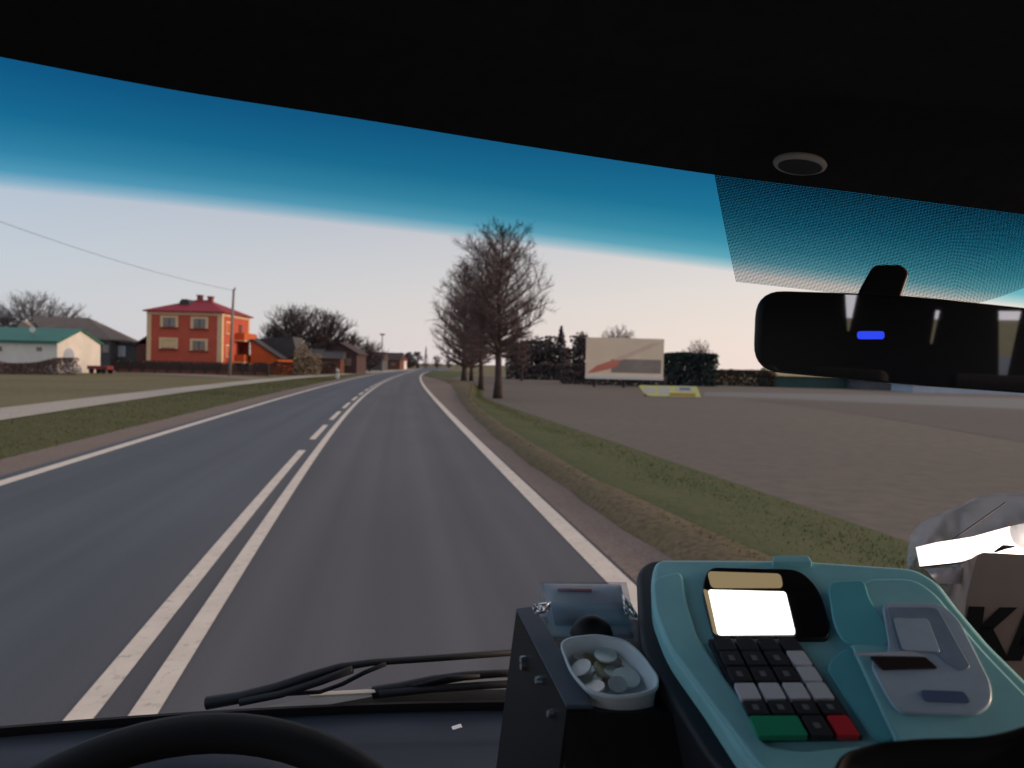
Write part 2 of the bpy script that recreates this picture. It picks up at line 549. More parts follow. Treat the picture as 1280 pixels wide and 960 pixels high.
lt = n.new('ShaderNodeMath'); lt.operation = 'LESS_THAN'
l.new(ln.outputs['Value'], lt.inputs[0])
l.new(mr.outputs[0], lt.inputs[1])
tr = n.new('ShaderNodeBsdfTransparent')
df = n.new('ShaderNodeBsdfDiffuse'); df.inputs[0].default_value = (0.01, 0.01, 0.012, 1)
mx = n.new('ShaderNodeMixShader')
l.new(lt.outputs[0], mx.inputs[0]); l.new(tr.outputs[0], mx.inputs[1]); l.new(df.outputs[0], mx.inputs[2])
l.new(mx.outputs[0], out.inputs[0])
M['dots'] = ma

# thin clear plastic film
def film(name, gloss, alpha, rough):
    ma, n, l, out = node_mat(name)
    tr = n.new('ShaderNodeBsdfTransparent'); tr.inputs[0].default_value = (0.80, 0.82, 0.85, 1)
    gl = n.new('ShaderNodeBsdfGlossy'); gl.inputs['Roughness'].default_value = rough
    gl.inputs['Color'].default_value = (0.95, 0.96, 1.0, 1)
    df = n.new('ShaderNodeBsdfDiffuse'); df.inputs[0].default_value = (0.55, 0.57, 0.60, 1)
    m1 = n.new('ShaderNodeMixShader'); m1.inputs[0].default_value = alpha
    m2 = n.new('ShaderNodeMixShader'); m2.inputs[0].default_value = gloss
    l.new(tr.outputs[0], m1.inputs[1]); l.new(df.outputs[0], m1.inputs[2])
    l.new(m1.outputs[0], m2.inputs[1]); l.new(gl.outputs[0], m2.inputs[2])
    l.new(m2.outputs[0], out.inputs[0])
    return ma
M['film'] = film('clear_film', 0.035, 0.10, 0.15)
def translucent(name, col, fac):
    ma, n, l, out = node_mat(name)
    df = n.new('ShaderNodeBsdfDiffuse'); df.inputs[0].default_value = (*col, 1)
    tl = n.new('ShaderNodeBsdfTranslucent'); tl.inputs[0].default_value = (*col, 1)
    gl = n.new('ShaderNodeBsdfGlossy'); gl.inputs['Roughness'].default_value = .35
    m1 = n.new('ShaderNodeMixShader'); m1.inputs[0].default_value = fac
    m2 = n.new('ShaderNodeMixShader'); m2.inputs[0].default_value = .05
    l.new(df.outputs[0], m1.inputs[1]); l.new(tl.outputs[0], m1.inputs[2])
    l.new(m1.outputs[0], m2.inputs[1]); l.new(gl.outputs[0], m2.inputs[2])
    l.new(m2.outputs[0], out.inputs[0])
    return ma
M['tub'] = translucent('white_tub_plastic', (0.84, 0.91, 0.95), .12)
M['paper'] = translucent('thin_paper', (0.86, 0.87, 0.92), .45)
M['paper_grey'] = translucent('grey_print', (0.52, 0.54, 0.60), .45)
M['paper_red'] = translucent('red_print', (0.62, 0.20, 0.24), .5)
M['bag_film'] = film('bag_film', 0.07, 0.16, 0.35)
M['film_soft'] = film('hazy_film', 0.05, 0.30, 0.35)
M['film_bright'] = film('glossy_film', 0.85, 0.6, 0.22)


# ------------------------------------------------------------------ ground, road
def struct(o):
    o['kind'] = 'structure'
    return o


mb = MB()
mb.add([(-2500, -80, -0.004), (2500, -80, -0.004), (2500, 4000, -0.004), (-2500, 4000, -0.004)], [(0, 1, 2, 3)])
struct(mb.build('ground', M['ground']))


def line_fn(px, deg=3, ymax=None, z=0.0):
    """ground line x(Y) fitted through picture points"""
    g = [G(*p, z) for p in px]
    Y = np.array([p.y for p in g]); X = np.array([p.x for p in g])
    # fit in t = Y with picture weights
    w = 1.0 / Y
    c = np.polyfit(Y / 100.0, X, deg, w=w)
    dc = np.polyder(c)
    y1 = Y.max()

    def f(y):
        if y > y1:
            return float(np.polyval(c, y1 / 100.0) + np.polyval(dc, y1 / 100.0) * (y - y1) / 100.0)
        return float(np.polyval(c, y / 100.0))
    return f


XL = line_fn([(0, 605), (150, 560), (262, 524), (360, 494), (431, 477), (450, 472), (490, 464.5)], 2)
XC = line_fn([(190, 883), (300, 700), (356, 620), (412.5, 549), (450, 500), (465, 487.5), (478, 478.6), (494, 471), (512, 465.6)], 3)
XR = line_fn([(761, 721), (699, 652), (636, 587), (589, 546), (555, 515), (530, 487), (525, 478), (531, 470), (545, 463)], 3)
XSH = line_fn([(0, 577), (94, 552), (187, 530), (300, 502), (356, 489), (440, 471)], 2)
XP0 = line_fn([(0, 527), (150, 502), (262, 487), (356, 475.6), (424, 469)], 2)
XP1 = line_fn([(0, 511), (150, 493), (262, 480.5), (356, 472), (424, 466.5)], 2)
XLIP = line_fn([(547, 474), (575, 503), (600, 528), (640, 563), (666, 585), (717, 618), (759, 650), (824, 690)], 3)
BANK = 0.20
XTOP = line_fn([(553, 472), (585, 502), (618, 534), (669, 566), (717, 592), (739, 605), (801, 632), (860, 657)], 3, z=BANK)
XFD = line_fn([(566, 472), (590, 492), (627, 506), (666, 523), (725, 538), (767, 556), (815, 572), (890, 592), (972, 625), (1040, 648), (1126, 680)], 3)


def xlip(y): return max(XLIP(y), XR(y) + 0.45)
def xtop(y): return max(XTOP(y), xlip(y) + 0.3)
def xfd(y): return max(XFD(y), xtop(y) + 0.8)


ys = list(np.concatenate([np.linspace(-30, 20, 26), np.linspace(22, 100, 40), np.linspace(106, 420, 40)]))


def strip(name, fa, fb, z, material, y0=-30, y1=420, za=None):
    yy = [y for y in ys if y0 <= y <= y1]
    if yy[0] > y0: yy = [y0] + yy
    if yy[-1] < y1: yy.append(y1)
    vs, fs = [], []
    for y in yy:
        vs.append((fa(y), y, z)); vs.append((fb(y), y, z))
    for i in range(len(yy) - 1):
        fs.append((2 * i, 2 * i + 1, 2 * i + 3, 2 * i + 2))
    mb = MB(); mb.add(vs, fs)
    o = mb.build(name, material, recalc=False)
    lay = o.data.uv_layers.new(name='UVMap')
    for poly in o.data.polygons:
        for li, vi in zip(poly.loop_indices, poly.vertices):
            x, y, _ = vs[vi]
            lay.data[li].uv = (x - XR(y), y)
    return o


struct(strip('left_verge', lambda y: XP0(y) - 0.05, lambda y: XSH(y), 0.0, M['verge'], y1=200))
struct(strip('left_shoulder', lambda y: XSH(y) - 0.1, lambda y: XL(y) - 0.2, 0.004, M['shoulder'], y1=260))
struct(strip('sidewalk', XP1, XP0, 0.03, M['pave'], y1=230))
struct(strip('road', lambda y: XL(y) - 0.35, lambda y: XR(y) + 0.35, 0.012, M['asphalt']))
struct(strip('right_shoulder', lambda y: XR(y) + 0.16, lambda y: xlip(y) + 0.1, 0.016, M['shoulder'], y1=200))


def bank_strip(name, prof, material, y0=-30, y1=200):
    """grassy bank: prof(y) gives the cross section as (x, z) points; slightly uneven along its length"""
    yy = [y for y in np.arange(y0, 40, 0.35)] + [y for y in np.arange(40, y1, 2.0)]
    rnd = random.Random(len(name))
    rows = []
    for y in yy:
        w = 0.03 * math.sin(y * 1.1) + 0.015 * math.sin(y * 3.1 + 1)
        rows.append([(x + w * (1 if x < xtop(y) else 0), y, z * (1 + 0.06 * math.sin(y * 1.3))) for i, (x, z) in enumerate(prof(y))])
    mb = MB(); mb.loft(rows, False, False, closed=False)
    return struct(mb.build(name, material, recalc=False, smooth=True))


bank_strip('dry_verge_edge', lambda y: [(xlip(y), .020), (xlip(y) * .65 + xtop(y) * .35, BANK * .75), (xtop(y) - .02, BANK), (xtop(y) + .25, BANK * 1.02)], M['lip'])
bank_strip('green_verge', lambda y: [(xtop(y) + .04, BANK * .92), (xtop(y) + .22, BANK * 1.05), (xtop(y) * .7 + xfd(y) * .3, BANK * .8), (xtop(y) * .35 + xfd(y) * .65, BANK * .35), (xfd(y) + .1, .012)], M['green_verge'])
struct(strip('field', lambda y: xfd(y) - 0.3, lambda y: 260.0, 0.004, M['field'], y0=-30, y1=130))

LW = 0.155
struct(strip('left_edge_line', lambda y: XL(y) - 0.12, lambda y: XL(y) + 0.12, 0.017, M['paint'], y1=330))
struct(strip('right_edge_line', lambda y: XR(y) - 0.12, lambda y: XR(y) + 0.12, 0.017, M['paint'], y1=330))
struct(strip('centre_line', lambda y: XC(y) - LW / 2, lambda y: XC(y) + LW / 2, 0.017, M['paint'], y1=330))
mbd = MB()
segs = [(-30, 16.9)]
y = 19.3
while y < 280:
    segs.append((y, y + 4.4)); y += 6.6
for a, b in segs:
    k = max(1, int((b - a) / 2.2))
    for i in range(k):
        p, q = a + (b - a) * i / k, a + (b - a) * (i + 1) / k
        mbd.add([(XC(p) - 0.33 - LW / 2, p, 0.017), (XC(p) - 0.33 + LW / 2, p, 0.017), (XC(q) - 0.33 + LW / 2, q, 0.017), (XC(q) - 0.33 - LW / 2, q, 0.017)], [(0, 1, 2, 3)])
struct(mbd.build('broken_centre_line', M['paint'], recalc=False))


def pix_poly(name, top, bot, z, material):
    vs = [G(*p, z) for p in top] + [G(*p, z) for p in bot]
    n_ = len(top)
    mb = MB(); mb.add(vs, [(i, i + 1, n_ + i + 1, n_ + i) for i in range(n_ - 1)])
    return struct(mb.build(name, material))


pix_poly('sandy_path', [(40, 459.2), (110, 461.6), (190, 464.6), (250, 467.2), (300, 470.0), (335, 472.6)],
         [(40, 461.2), (110, 464.0), (190, 467.6), (250, 470.6), (300, 473.8), (335, 476.6)], 0.02, M['sand'])
pix_poly('grass_patch', [(-40, 453), (30, 455), (95, 458)], [(-40, 466.5), (30, 465.5), (95, 461.8)], 0.006, M['verge'])
pix_poly('side_road', [(880, 490), (1000, 492), (1100, 494), (1300, 499), (1500, 504)], [(880, 495), (1000, 499), (1100, 503.5), (1300, 512), (1500, 520)], 0.012, M['cowl'])
pix_poly('dark_ploughed_strip', [(930, 499), (1000, 501), (1100, 505), (1300, 514), (1500, 522)], [(930, 499.6), (1000, 508), (1100, 522), (1300, 556), (1500, 590)], 0.010, M['dark_field'])


# grass blades along both verges
def blades(name, fa, fb, y0, y1, count, hmin, hmax, seed, material, zf=lambda f: 0.0):
    rnd = random.Random(seed)
    vs, fs = [], []
    for _ in range(count):
        t = rnd.random()
        y = y0 + (y1 - y0) * t * t
        x = fa(y) + (fb(y) - fa(y)) * rnd.random()
        h = hmin + (hmax - hmin) * rnd.random() ** 2
        w = 0.006 + 0.0004 * max(0, y)
        a = rnd.random() * 6.283
        dx, dy = math.cos(a) * w, math.sin(a) * w
        lx, ly = (rnd.random() - .5) * h, (rnd.random() - .5) * h
        b = len(vs)
        f_ = min(1, max(0, (x - fa(y)) / max(.1, fb(y) - fa(y))))
        zb = zf(f_)
        vs += [(x - dx, y - dy, zb), (x + dx, y + dy, zb), (x + lx, y + ly, zb + h)]
        fs.append((b, b + 1, b + 2))
    mb = MB(); mb.add(vs, fs)
    o = mb.build(name, material, recalc=False)
    tag(o, kind='stuff')
    return o


g1 = blades('grass', lambda y: XP0(y) + 0.1, lambda y: XSH(y) - 0.05, 10, 90, 22000, 0.015, 0.06, 5, M['grass_blade'])
tag(g1, 'short dull grass of the strip between pavement and road', 'grass')
g2 = blades('grass', lambda y: xtop(y) - 0.05, xfd, 4, 80, 24000, 0.015, 0.06, 6, M['grass_blade'], lambda f: BANK * (1.0 - f) * .95)
tag(g2, 'olive grass of the verge between the gravel edge and the brown field', 'grass')


# ------------------------------------------------------------------ trees
def tree_meshes(rnd, Ht, r0, spread, clear, nb, nsub, ntw, lean=(0, 0), thick=1.0):
    """trunk MB, crown MB of a bare tree standing at the origin"""
    tk, cr_ = MB(), MB()
    pts, rad = [], []
    K = 9
    wob = [Vector(((rnd.random() - .5), (rnd.random() - .5), 0)) * 0.03 * Ht for _ in range(K + 1)]
    for k in range(K + 1):
        t = k / K
        pts.append(Vector((lean[0] * t * Ht, lean[1] * t * Ht, t * Ht * 0.93)) + wob[k] * t)
        rad.append(r0 * ((1 - t) ** 1.1 * 0.95 + 0.05) * (1.25 if k == 0 else 1))
    tk.tube(pts, rad, 8)

    def at(t):
        f = t * K; i = min(int(f), K - 1)
        return pts[i].lerp(pts[i + 1], f - i)

    for b in range(nb):
        t = clear + (0.97 - clear) * ((b + rnd.random()) / nb) ** 1.25
        s = (t - clear) / (1 - clear)
        prof = (math.sin(math.pi * min(1, 0.18 + 0.82 * s) ** 0.85) * 0.8 + 0.2)
        L = spread * prof * (0.82 + 0.3 * rnd.random())
        az = b * 2.399 + rnd.random() * 0.7
        up0 = 0.18 + 0.75 * s + 0.3 * rnd.random()
        d = Vector((math.cos(az), math.sin(az), up0)).normalized()
        p = at(t)
        bp = [p]
        seg = 5
        for k in range(seg):
            d = (d + Vector((rnd.random() - .5, rnd.random() - .5, rnd.random() - .35)) * 0.28).normalized()
            p = p + d * L / seg
            bp.append(p)
        rb = max(0.012, r0 * (1 - t) * 0.42 + 0.015) * thick
        cr_.tube(bp, [rb * (1 - 0.8 * k / seg) for k in range(seg + 1)], 5, False)
        for q in range(max(3, int(nsub * min(1.2, L / spread) + .5))):
            u = 0.2 + 0.8 * rnd.random()
            f = u * seg; i = min(int(f), seg - 1)
            sp_ = bp[i].lerp(bp[i + 1], f - i)
            sd = (d * 0.5 + Vector((rnd.random() - .5, rnd.random() - .5, rnd.random() - .3)) * 1.6).normalized()
            sl = L * (0.22 + 0.3 * rnd.random()) * (1.15 - 0.5 * u)
            mid = sp_ + sd * sl * 0.5
            sd2 = (sd + Vector((0, 0, 0.35)) + Vector((rnd.random() - .5, rnd.random() - .5, rnd.random() - .5)) * .5).normalized()
            end = mid + sd2 * sl * 0.5
            rs = max(0.005, rb * 0.28) * thick
            cr_.tube([sp_, mid, end], [rs, rs * .7, rs * .3], 3, False)
            for w in range(ntw):
                v = 0.15 + 0.85 * rnd.random()
                tp = sp_.lerp(mid, v * 2) if v < .5 else mid.lerp(end, v * 2 - 1)
                td = (sd2 * 0.6 + Vector((rnd.random() - .5, rnd.random() - .5, rnd.random() - .4)) * 1.7).normalized()
                tl = sl * (0.25 + 0.4 * rnd.random())
                rt = 0.0035 * thick + 0.00045 * Ht
                cr_.tube([tp, tp + td * tl], [rt, rt * .35], 3, False)
    return tk, cr_


def bare_tree(px, Y, Ht, r0, spread, clear, nb, nsub, ntw, seed, label, group, name='bare_tree', lean=(0, 0), thick=1.0, tw='twig'):
    rnd = random.Random(seed)
    base = XY(px, Y)
    e = empty(name, base, label, 'tree', group)
    tk, cw = tree_meshes(rnd, Ht, r0, spread, clear, nb, nsub, ntw, lean, thick)
    for mb, nm, mm in ((tk, 'trunk', M['bark']), (cw, 'crown', M[tw])):
        mb.v = [tuple(Vector(v) + base) for v in mb.v]
        mb.build(nm, mm, e, recalc=False, smooth=(nm == 'trunk'))
    return e


def leaf_cloud(mb, rnd, count, sampler, size, squash=1.0):
    for _ in range(count):
        c = sampler()
        if c is None: continue
        a = Vector((rnd.gauss(0, 1), rnd.gauss(0, 1), rnd.gauss(0, 1))).normalized()
        b = a.orthogonal().normalized()
        b.rotate(Matrix.Rotation(rnd.random() * 6.28, 3, a))
        c2 = a.cross(b)
        s = size * (0.5 + rnd.random())
        mb.add([c + b * s, c + c2 * s * .7, c - b * s, c - c2 * s * .7], [(0, 1, 2, 3)])


def leafy(px, Y, Ht, rx, label, group, seed, material, count=1600, shape='round', name='evergreen_tree', base_z=0.1, size=None, cat='tree'):
    rnd = random.Random(seed)
    base = XY(px, Y)
    e = empty(name, base, label, cat, group)
    mb = MB()
    mb.tube([base, base + Vector((0, 0, Ht * 0.5)), base + Vector((0, 0, Ht * 0.85))], [rx * 0.10, rx * 0.07, rx * .02], 6)
    mb.build('trunk', M['bark'], e, smooth=True)
    cl = [Vector((rnd.gauss(0, .45) * rx, rnd.gauss(0, .45) * rx, Ht * (0.15 + 0.8 * rnd.random()))) for _ in range(16)]

    def smp():
        if shape == 'cone':
            t = rnd.random() ** 1.5
            a = rnd.random() * 6.28
            wob = 1 + .25 * math.sin(t * 40 + a * 3)
            r = rx * (1 - t) * rnd.random() ** .5 * wob
            return base + Vector((math.cos(a) * r, math.sin(a) * r, Ht * (base_z + (1 - base_z) * t)))
        c = rnd.choice(cl)
        lim = math.sqrt(max(0.08, 1 - ((c.z / Ht - .5) / .55) ** 2))
        v = Vector((rnd.gauss(0, 1), rnd.gauss(0, 1), rnd.gauss(0, 1))).normalized() * rnd.random() ** .4
        q = Vector((c.x * lim, c.y * lim, c.z)) + Vector((v.x * rx * .42, v.y * rx * .42, v.z * Ht * .16))
        q.z = max(0.05, min(Ht, q.z))
        return base + q
    mb = MB()
    leaf_cloud(mb, rnd, count, smp, size or rx * 0.09)
    mb.build('crown', material, e, recalc=False)
    return e


def hedge(name, p0, p1, h, depth, material, label, cat, seed, count, size, ragged=0.15):
    rnd = random.Random(seed)
    p0, p1 = Vector(p0), Vector(p1)
    L = (p1 - p0).length
    bumps = [1 - ragged + 2 * ragged * rnd.random() for _ in range(int(L / 1.5) + 3)]
    mb = MB()

    def smp():
        t = rnd.random()
        k = t * (len(bumps) - 2); i = int(k)
        hh = h * (bumps[i] * (1 - k + i) + bumps[i + 1] * (k - i))
        return p0.lerp(p1, t) + Vector(((rnd.random() - .5) * .3, (rnd.random() - .5) * depth, hh * (1 - rnd.random() ** 1.4)))
    leaf_cloud(mb, rnd, count, smp, size)
    o = mb.build(name, material, recalc=False)
    return tag(o, label, cat)


RG = 'bare trees in a row on the right verge'
bare_tree(622, 46, 10.9, 0.26, 3.45, 0.25, 84, 14, 13, 11, 'tallest bare tree of the right verge, nearest its trunk end in the grass', RG)
bare_tree(601, 60, 11.2, 0.22, 3.2, 0.20, 66, 13, 12, 12, 'second bare tree of the right verge, between the tallest one and the leftmost', RG)
bare_tree(580, 84, 13.8, 0.32, 4.2, 0.12, 84, 14, 12, 13, 'leftmost bare tree of the right verge, its crown reaching out over the road', RG)
bare_tree(589, 93, 11.8, 0.26, 3.4, 0.14, 56, 12, 9, 14, 'farthest bare tree of the right verge, mostly hidden behind the others', RG, thick=1.2)

LG = 'bare trees behind the houses on the left'
bare_tree(372, 132, 11.0, 0.32, 6.0, 0.12, 84, 13, 11, 21, 'broad bare tree behind the orange garage roof', LG, thick=1.9, tw='twig_dark')
bare_tree(412, 138, 10.5, 0.30, 5.2, 0.12, 80, 13, 11, 22, 'rounded bare tree right beside the broad one, over the dark brick house', LG, thick=1.9, tw='twig_dark')
bare_tree(345, 140, 8.6, 0.24, 4.4, 0.12, 64, 12, 10, 23, 'lower bare tree just right of the red house roof', LG, thick=1.9, tw='twig_dark')
bare_tree(440, 150, 7.2, 0.2, 4.2, 0.1, 46, 10, 8, 24, 'low thin bare tree right of the rounded one', LG, thick=1.8, tw='twig_dark')
bare_tree(462, 160, 6.0, 0.2, 3.8, 0.1, 46, 10, 8, 25, 'small dark bare tree below the street lamp', LG, thick=1.9, tw='twig_dark')
bare_tree(38, 150, 13.5, 0.36, 7.0, 0.2, 64, 12, 9, 26, 'wide bare tree behind the grey barn roof', LG, thick=1.6, tw='twig_grey')
bare_tree(82, 158, 12.0, 0.32, 5.8, 0.2, 56, 11, 9, 27, 'bare tree behind the grey barn, right of the wide one', LG, thick=1.6, tw='twig_grey')
bare_tree(3, 150, 11.0, 0.3, 5.8, 0.2, 56, 11, 8, 28, 'bare tree cut by the left picture edge above the green roof', LG, thick=1.6, tw='twig_grey')
FG = 'far trees at the end of the road'
leafy(512, 300, 6.0, 4.0, 'low dark clump left of the tall pointed evergreen where the road ends', FG, 31, M['needle'], 900)
leafy(503, 285, 5.0, 3.4, 'far round evergreen beside the white gable', FG, 32, M['needle'], 700)
leafy(522, 300, 6.2, 2.6, 'far evergreen next to the tall pointed one', FG, 33, M['needle'], 700)
leafy(532, 295, 8.4, 1.6, 'tall pointed evergreen at the far end of the road', FG, 34, M['needle'], 700, shape='cone')
bare_tree(546, 310, 5.6, 0.2, 2.8, 0.12, 30, 7, 5, 35, 'small round bare tree at the vanishing end of the road', FG, thick=2.4)
bare_tree(561, 320, 5.0, 0.2, 2.6, 0.12, 26, 7, 5, 36, 'small bare tree right of the vanishing road end', FG, thick=2.4)

TG = 'dark trees beyond the brown field'
for i, (px, Y, h, rx, sh, lb) in enumerate([
        (646, 118, 5.0, 2.6, 'round', 'low dark bush right behind the tallest verge tree'),
        (664, 120, 5.8, 2.8, 'round', 'dark rounded tree in the gap right of the verge trees'),
        (684, 120, 6.6, 2.8, 'round', 'dark rounded tree left of the pointed fir'),
        (700, 118, 8.2, 2.2, 'cone', 'pointed dark fir left of the billboard'),
        (716, 122, 6.9, 2.4, 'round', 'dark tree between the pointed fir and the billboard'),
        (729, 124, 8.0, 2.2, 'round', 'dark tree touching the left edge of the billboard')]):
    leafy(px, Y, h, rx, lb, TG, 50 + i, M['needle'], 1500, shape=sh)
bare_tree(770, 125, 8.8, 0.24, 4.0, 0.2, 50, 11, 8, 61, 'bare treetop rising above the billboard', TG, thick=1.6)
bare_tree(652, 100, 7.2, 0.16, 2.2, 0.2, 26, 7, 5, 62, 'slim bare sapling between the verge trees and the dark bushes', TG, thick=1.2)
bare_tree(872, 118, 6.6, 0.2, 2.8, 0.2, 44, 10, 8, 63, 'bare treetop above the tall dark hedge', TG, thick=1.6)

hedge('hedge', XY(632, 112), XY(742, 112), 2.3, 2.0, M['needle'], 'low dark hedge closing the field below the dark trees', 'hedge', 70, 5000, 0.16)
hedge('hedge', XY(700, 90), XY(832, 84), 1.5, 1.6, M['needle'], 'low dark hedge behind the legs of the billboard', 'hedge', 71, 4000, 0.13)
hedge('hedge', XY(826, 96), XY(894, 95), 4.0, 2.6, M['green_leaf'], 'tall flat-topped dark green hedge right of the billboard', 'hedge', 72, 7000, 0.17, 0.03)
hedge('hedge', XY(888, 104), XY(968, 100), 2.1, 1.8, M['brown_leaf'], 'low brown hedge between the tall green hedge and the mirror', 'hedge', 73, 3500, 0.13)
hedge('hedge', XY(-40, 72), XY(94, 76), 1.35, 1.6, M['twig'], 'dark leafless hedge in front of the white green-roofed building', 'hedge', 74, 14000, 0.055, 0.3)
hedge('hedge', XY(318, 96), XY(420, 112), 1.6, 1.6, M['fence'], 'dark hedge along the pavement right of the red house', 'hedge', 75, 12000, 0.065, 0.2)
hedge('shrub', XY(368, 101), XY(400, 103), 3.4, 2.0, M['pale_leaf'], 'pale blossoming shrub right of the orange garage', 'shrub', 76, 1500, 0.13, 0.35)


# ------------------------------------------------------------------ buildings on the left
def wbox(mb, a, b, y0, y1):
    """box between picture corners a (top left) and b (bottom right) on the plane Y=y1, thickness to y0"""
    p, q = W(*a, y1), W(*b, y1)
    mb.box(p.x, q.x, y0, y1, q.z, p.z)
    return mb


HY = 98.0
pl, pr = W(184.5, 389, HY), W(277.5, 391, HY)
hx0, hx1, hz = pl.x, pr.x, 7.75
hy0, hy1 = HY, HY + 10.2
house = empty('house', ((hx0 + hx1) / 2, HY, 0), 'two-storey red rendered house with cream corners and a low red hipped roof', 'house')
mb = MB(); mb.box(hx0, hx1, hy0, hy1, 1.5, hz); mb.build('wall', M['red_wall'], house)
mb = MB(); mb.box(hx0 - .06, hx1 + .06, hy0 - .06, hy1 + .06, 0, 1.5); mb.build('plinth', M['plinth'], house)
mb = MB()
mb.box(hx0 - .06, hx0 + .50, hy0 - .07, hy0 + .5, 1.503, hz - .35); mb.build('corner_trim', M['cream'], house)
mb = MB(); mb.box(hx1 - .55, hx1 + .06, hy0 - .07, hy0 + .5, 1.503, hz - .35); mb.build('corner_trim', M['cream'], house)
mb = MB(); mb.box(hx1 - .1, hx1 + .07, hy1 - .5, hy1 + .07, 1.503, hz - .35); mb.build('corner_trim', M['cream'], house)
mb = MB(); mb.box(hx0 - .08, hx1 + .08, hy0 - .08, hy1 + .08, hz - .35, hz - .002); mb.build('eave_band', M['cream'], house)
ov = .45
cx = (hx0 + hx1) / 2
apz = hz + 2.0
mb = MB()
mb.add([(hx0 - ov, hy0 - ov, hz), (hx1 + ov, hy0 - ov, hz), (hx1 + ov, hy1 + ov, hz), (hx0 - ov, hy1 + ov, hz),
        (hx0 - ov, hy0 - ov, hz + .14), (hx1 + ov, hy0 - ov, hz + .14), (hx1 + ov, hy1 + ov, hz + .14), (hx0 - ov, hy1 + ov, hz + .14),
        (cx - .6, (hy0 + hy1) / 2, apz), (cx + 1.0, (hy0 + hy1) / 2, apz)],
       [(3, 2, 1, 0), (0, 1, 5, 4), (1, 2, 6, 5), (2, 3, 7, 6), (3, 0, 4, 7), (4, 5, 9, 8), (5, 6, 9), (6, 7, 8, 9), (7, 4, 8)])
roof = mb.build('roof', M['red_roof'], house)
for dx in (0.1, 1.5):
    mb = MB(); mb.box(cx + dx - .3, cx + dx + .3, (hy0 + hy1) / 2 - .9, (hy0 + hy1) / 2 - .3, apz - .6, apz + .45 - .1 * dx)
    mb.box(cx + dx - .38, cx + dx + .38, (hy0 + hy1) / 2 - .98, (hy0 + hy1) / 2 - .22, apz + .45 - .1 * dx, apz + .6 - .1 * dx)
    mb.build('chimney', M['chimney'], roof)
mb = MB()
mb.prism([(cx - 1.7, hy0 + 2.3, hz + 1.02), (cx - .45, hy0 + 2.3, hz + 1.02), (cx - .45, hy0 + 2.3, hz + 1.5), (cx - .75, hy0 + 2.3, hz + 1.85), (cx - 1.4, hy0 + 2.3, hz + 1.85), (cx - 1.7, hy0 + 2.3, hz + 1.5)], (0, 2.6, 0))
mb.build('dormer', M['dark_roof'], roof)
for (a, b, blind) in (((204, 397), (219.5, 408), 0), ((242, 398.5), (257, 409.8), 0), ((202.5, 424.5), (219, 435), 1), ((241, 426), (256.5, 437.3), 0)):
    p, q = W(*a, HY), W(*b, HY)
    mb = MB(); g = .34
    mb.box(p.x - g, p.x, HY - .09, HY + .1, q.z - .12, p.z + .28)
    mb.box(q.x, q.x + g, HY - .09, HY + .1, q.z - .12, p.z + .28)
    mb.box(p.x, q.x, HY - .09, HY + .1, p.z, p.z + .28)
    w_ = mb.build('window', M['cream'], house)
    mb = MB(); mb.box(p.x, q.x, HY - .02, HY + .1, q.z, p.z)
    mb.build('pane', M['blind'] if blind else M['dark_glass'], w_)
    mb = MB(); mb.box((p.x + q.x) / 2 - .05, (p.x + q.x) / 2 + .05, HY - .05, HY - .022, q.z, p.z)
    mb.build('frame', M['cream'] if blind else M['cream'] if blind else M['plinth'], w_)
    mb = MB(); mb.box(p.x - g - .05, q.x + g + .05, HY - .2, HY + .1, q.z - .26, q.z - .122)
    mb.build('sill', M['plinth'], w_)
# right flank: windows, balconies
for (ya, yb, za, zb) in ((hy0 + 1.6, hy0 + 2.8, 5.3, 6.6), (hy0 + 1.6, hy0 + 2.8, 2.3, 3.6)):
    mb = MB(); mb.box(hx1 - .1, hx1 + .08, ya - .2, yb + .2, za - .15, zb + .2)
    w_ = mb.build('window', M['cream'], house)
    mb = MB(); mb.box(hx1 - .1, hx1 + .10, ya, yb, za, zb); mb.build('pane', M['orange_wall'], w_)
for z in (1.6, 4.5):
    mb = MB(); mb.box(hx1 + .02, hx1 + 1.3, hy0 + 4.6, hy1 - .4, z - .18, z)
    b_ = mb.build('balcony', M['cream'], house)
    mb = MB(); mb.box(hx1 + 1.18, hx1 + 1.26, hy0 + 4.7, hy1 - .5, z, z + .95); mb.box(hx1 + .05, hx1 + 1.18, hy0 + 4.7, hy0 + 4.78, z, z + .95)
    mb.build('railing', M['orange_wall'], b_)
    mb = MB(); mb.box(hx1 - .05, hx1 + .05, hy0 + 6, hy0 + 7.2, z + .01, z + 2.1); mb.build('door', M['plinth'], b_)

GY = 104.0
ga = empty('garage', XY(335, GY), 'orange garage with a steep dark roof beside the red house', 'garage')
mb = MB()
ring = [W(313, 427, GY), W(317, 427, GY), W(347, 447.5, GY), W(347, 462, GY), W(313, 462, GY)]
for v in ring:
    if v.z < 1.2: v.z = 0
mb.prism(ring, (0, 7, 0)); mb.build('wall', M['orange_wall'], ga)
mb = MB()
a, b, c, d = W(312, 423.5, GY), W(349, 448, GY), W(349, 446, GY), W(318, 423.5, GY)
mb.prism([W(312, 424, GY - .3), W(316, 424, GY - .3), W(352, 448, GY - .3), W(350, 449, GY - .3), W(316.5, 426.8, GY - .3), W(312, 426.8, GY - .3)], (0, 7.6, 0))
mb.prism([W(318, 423.5, GY + 3), W(366, 421, GY + 3), W(372, 446, GY + 3), W(352, 446.5, GY + 3)], (0, 5, 0))
mb.build('roof', M['dark_roof'], ga)

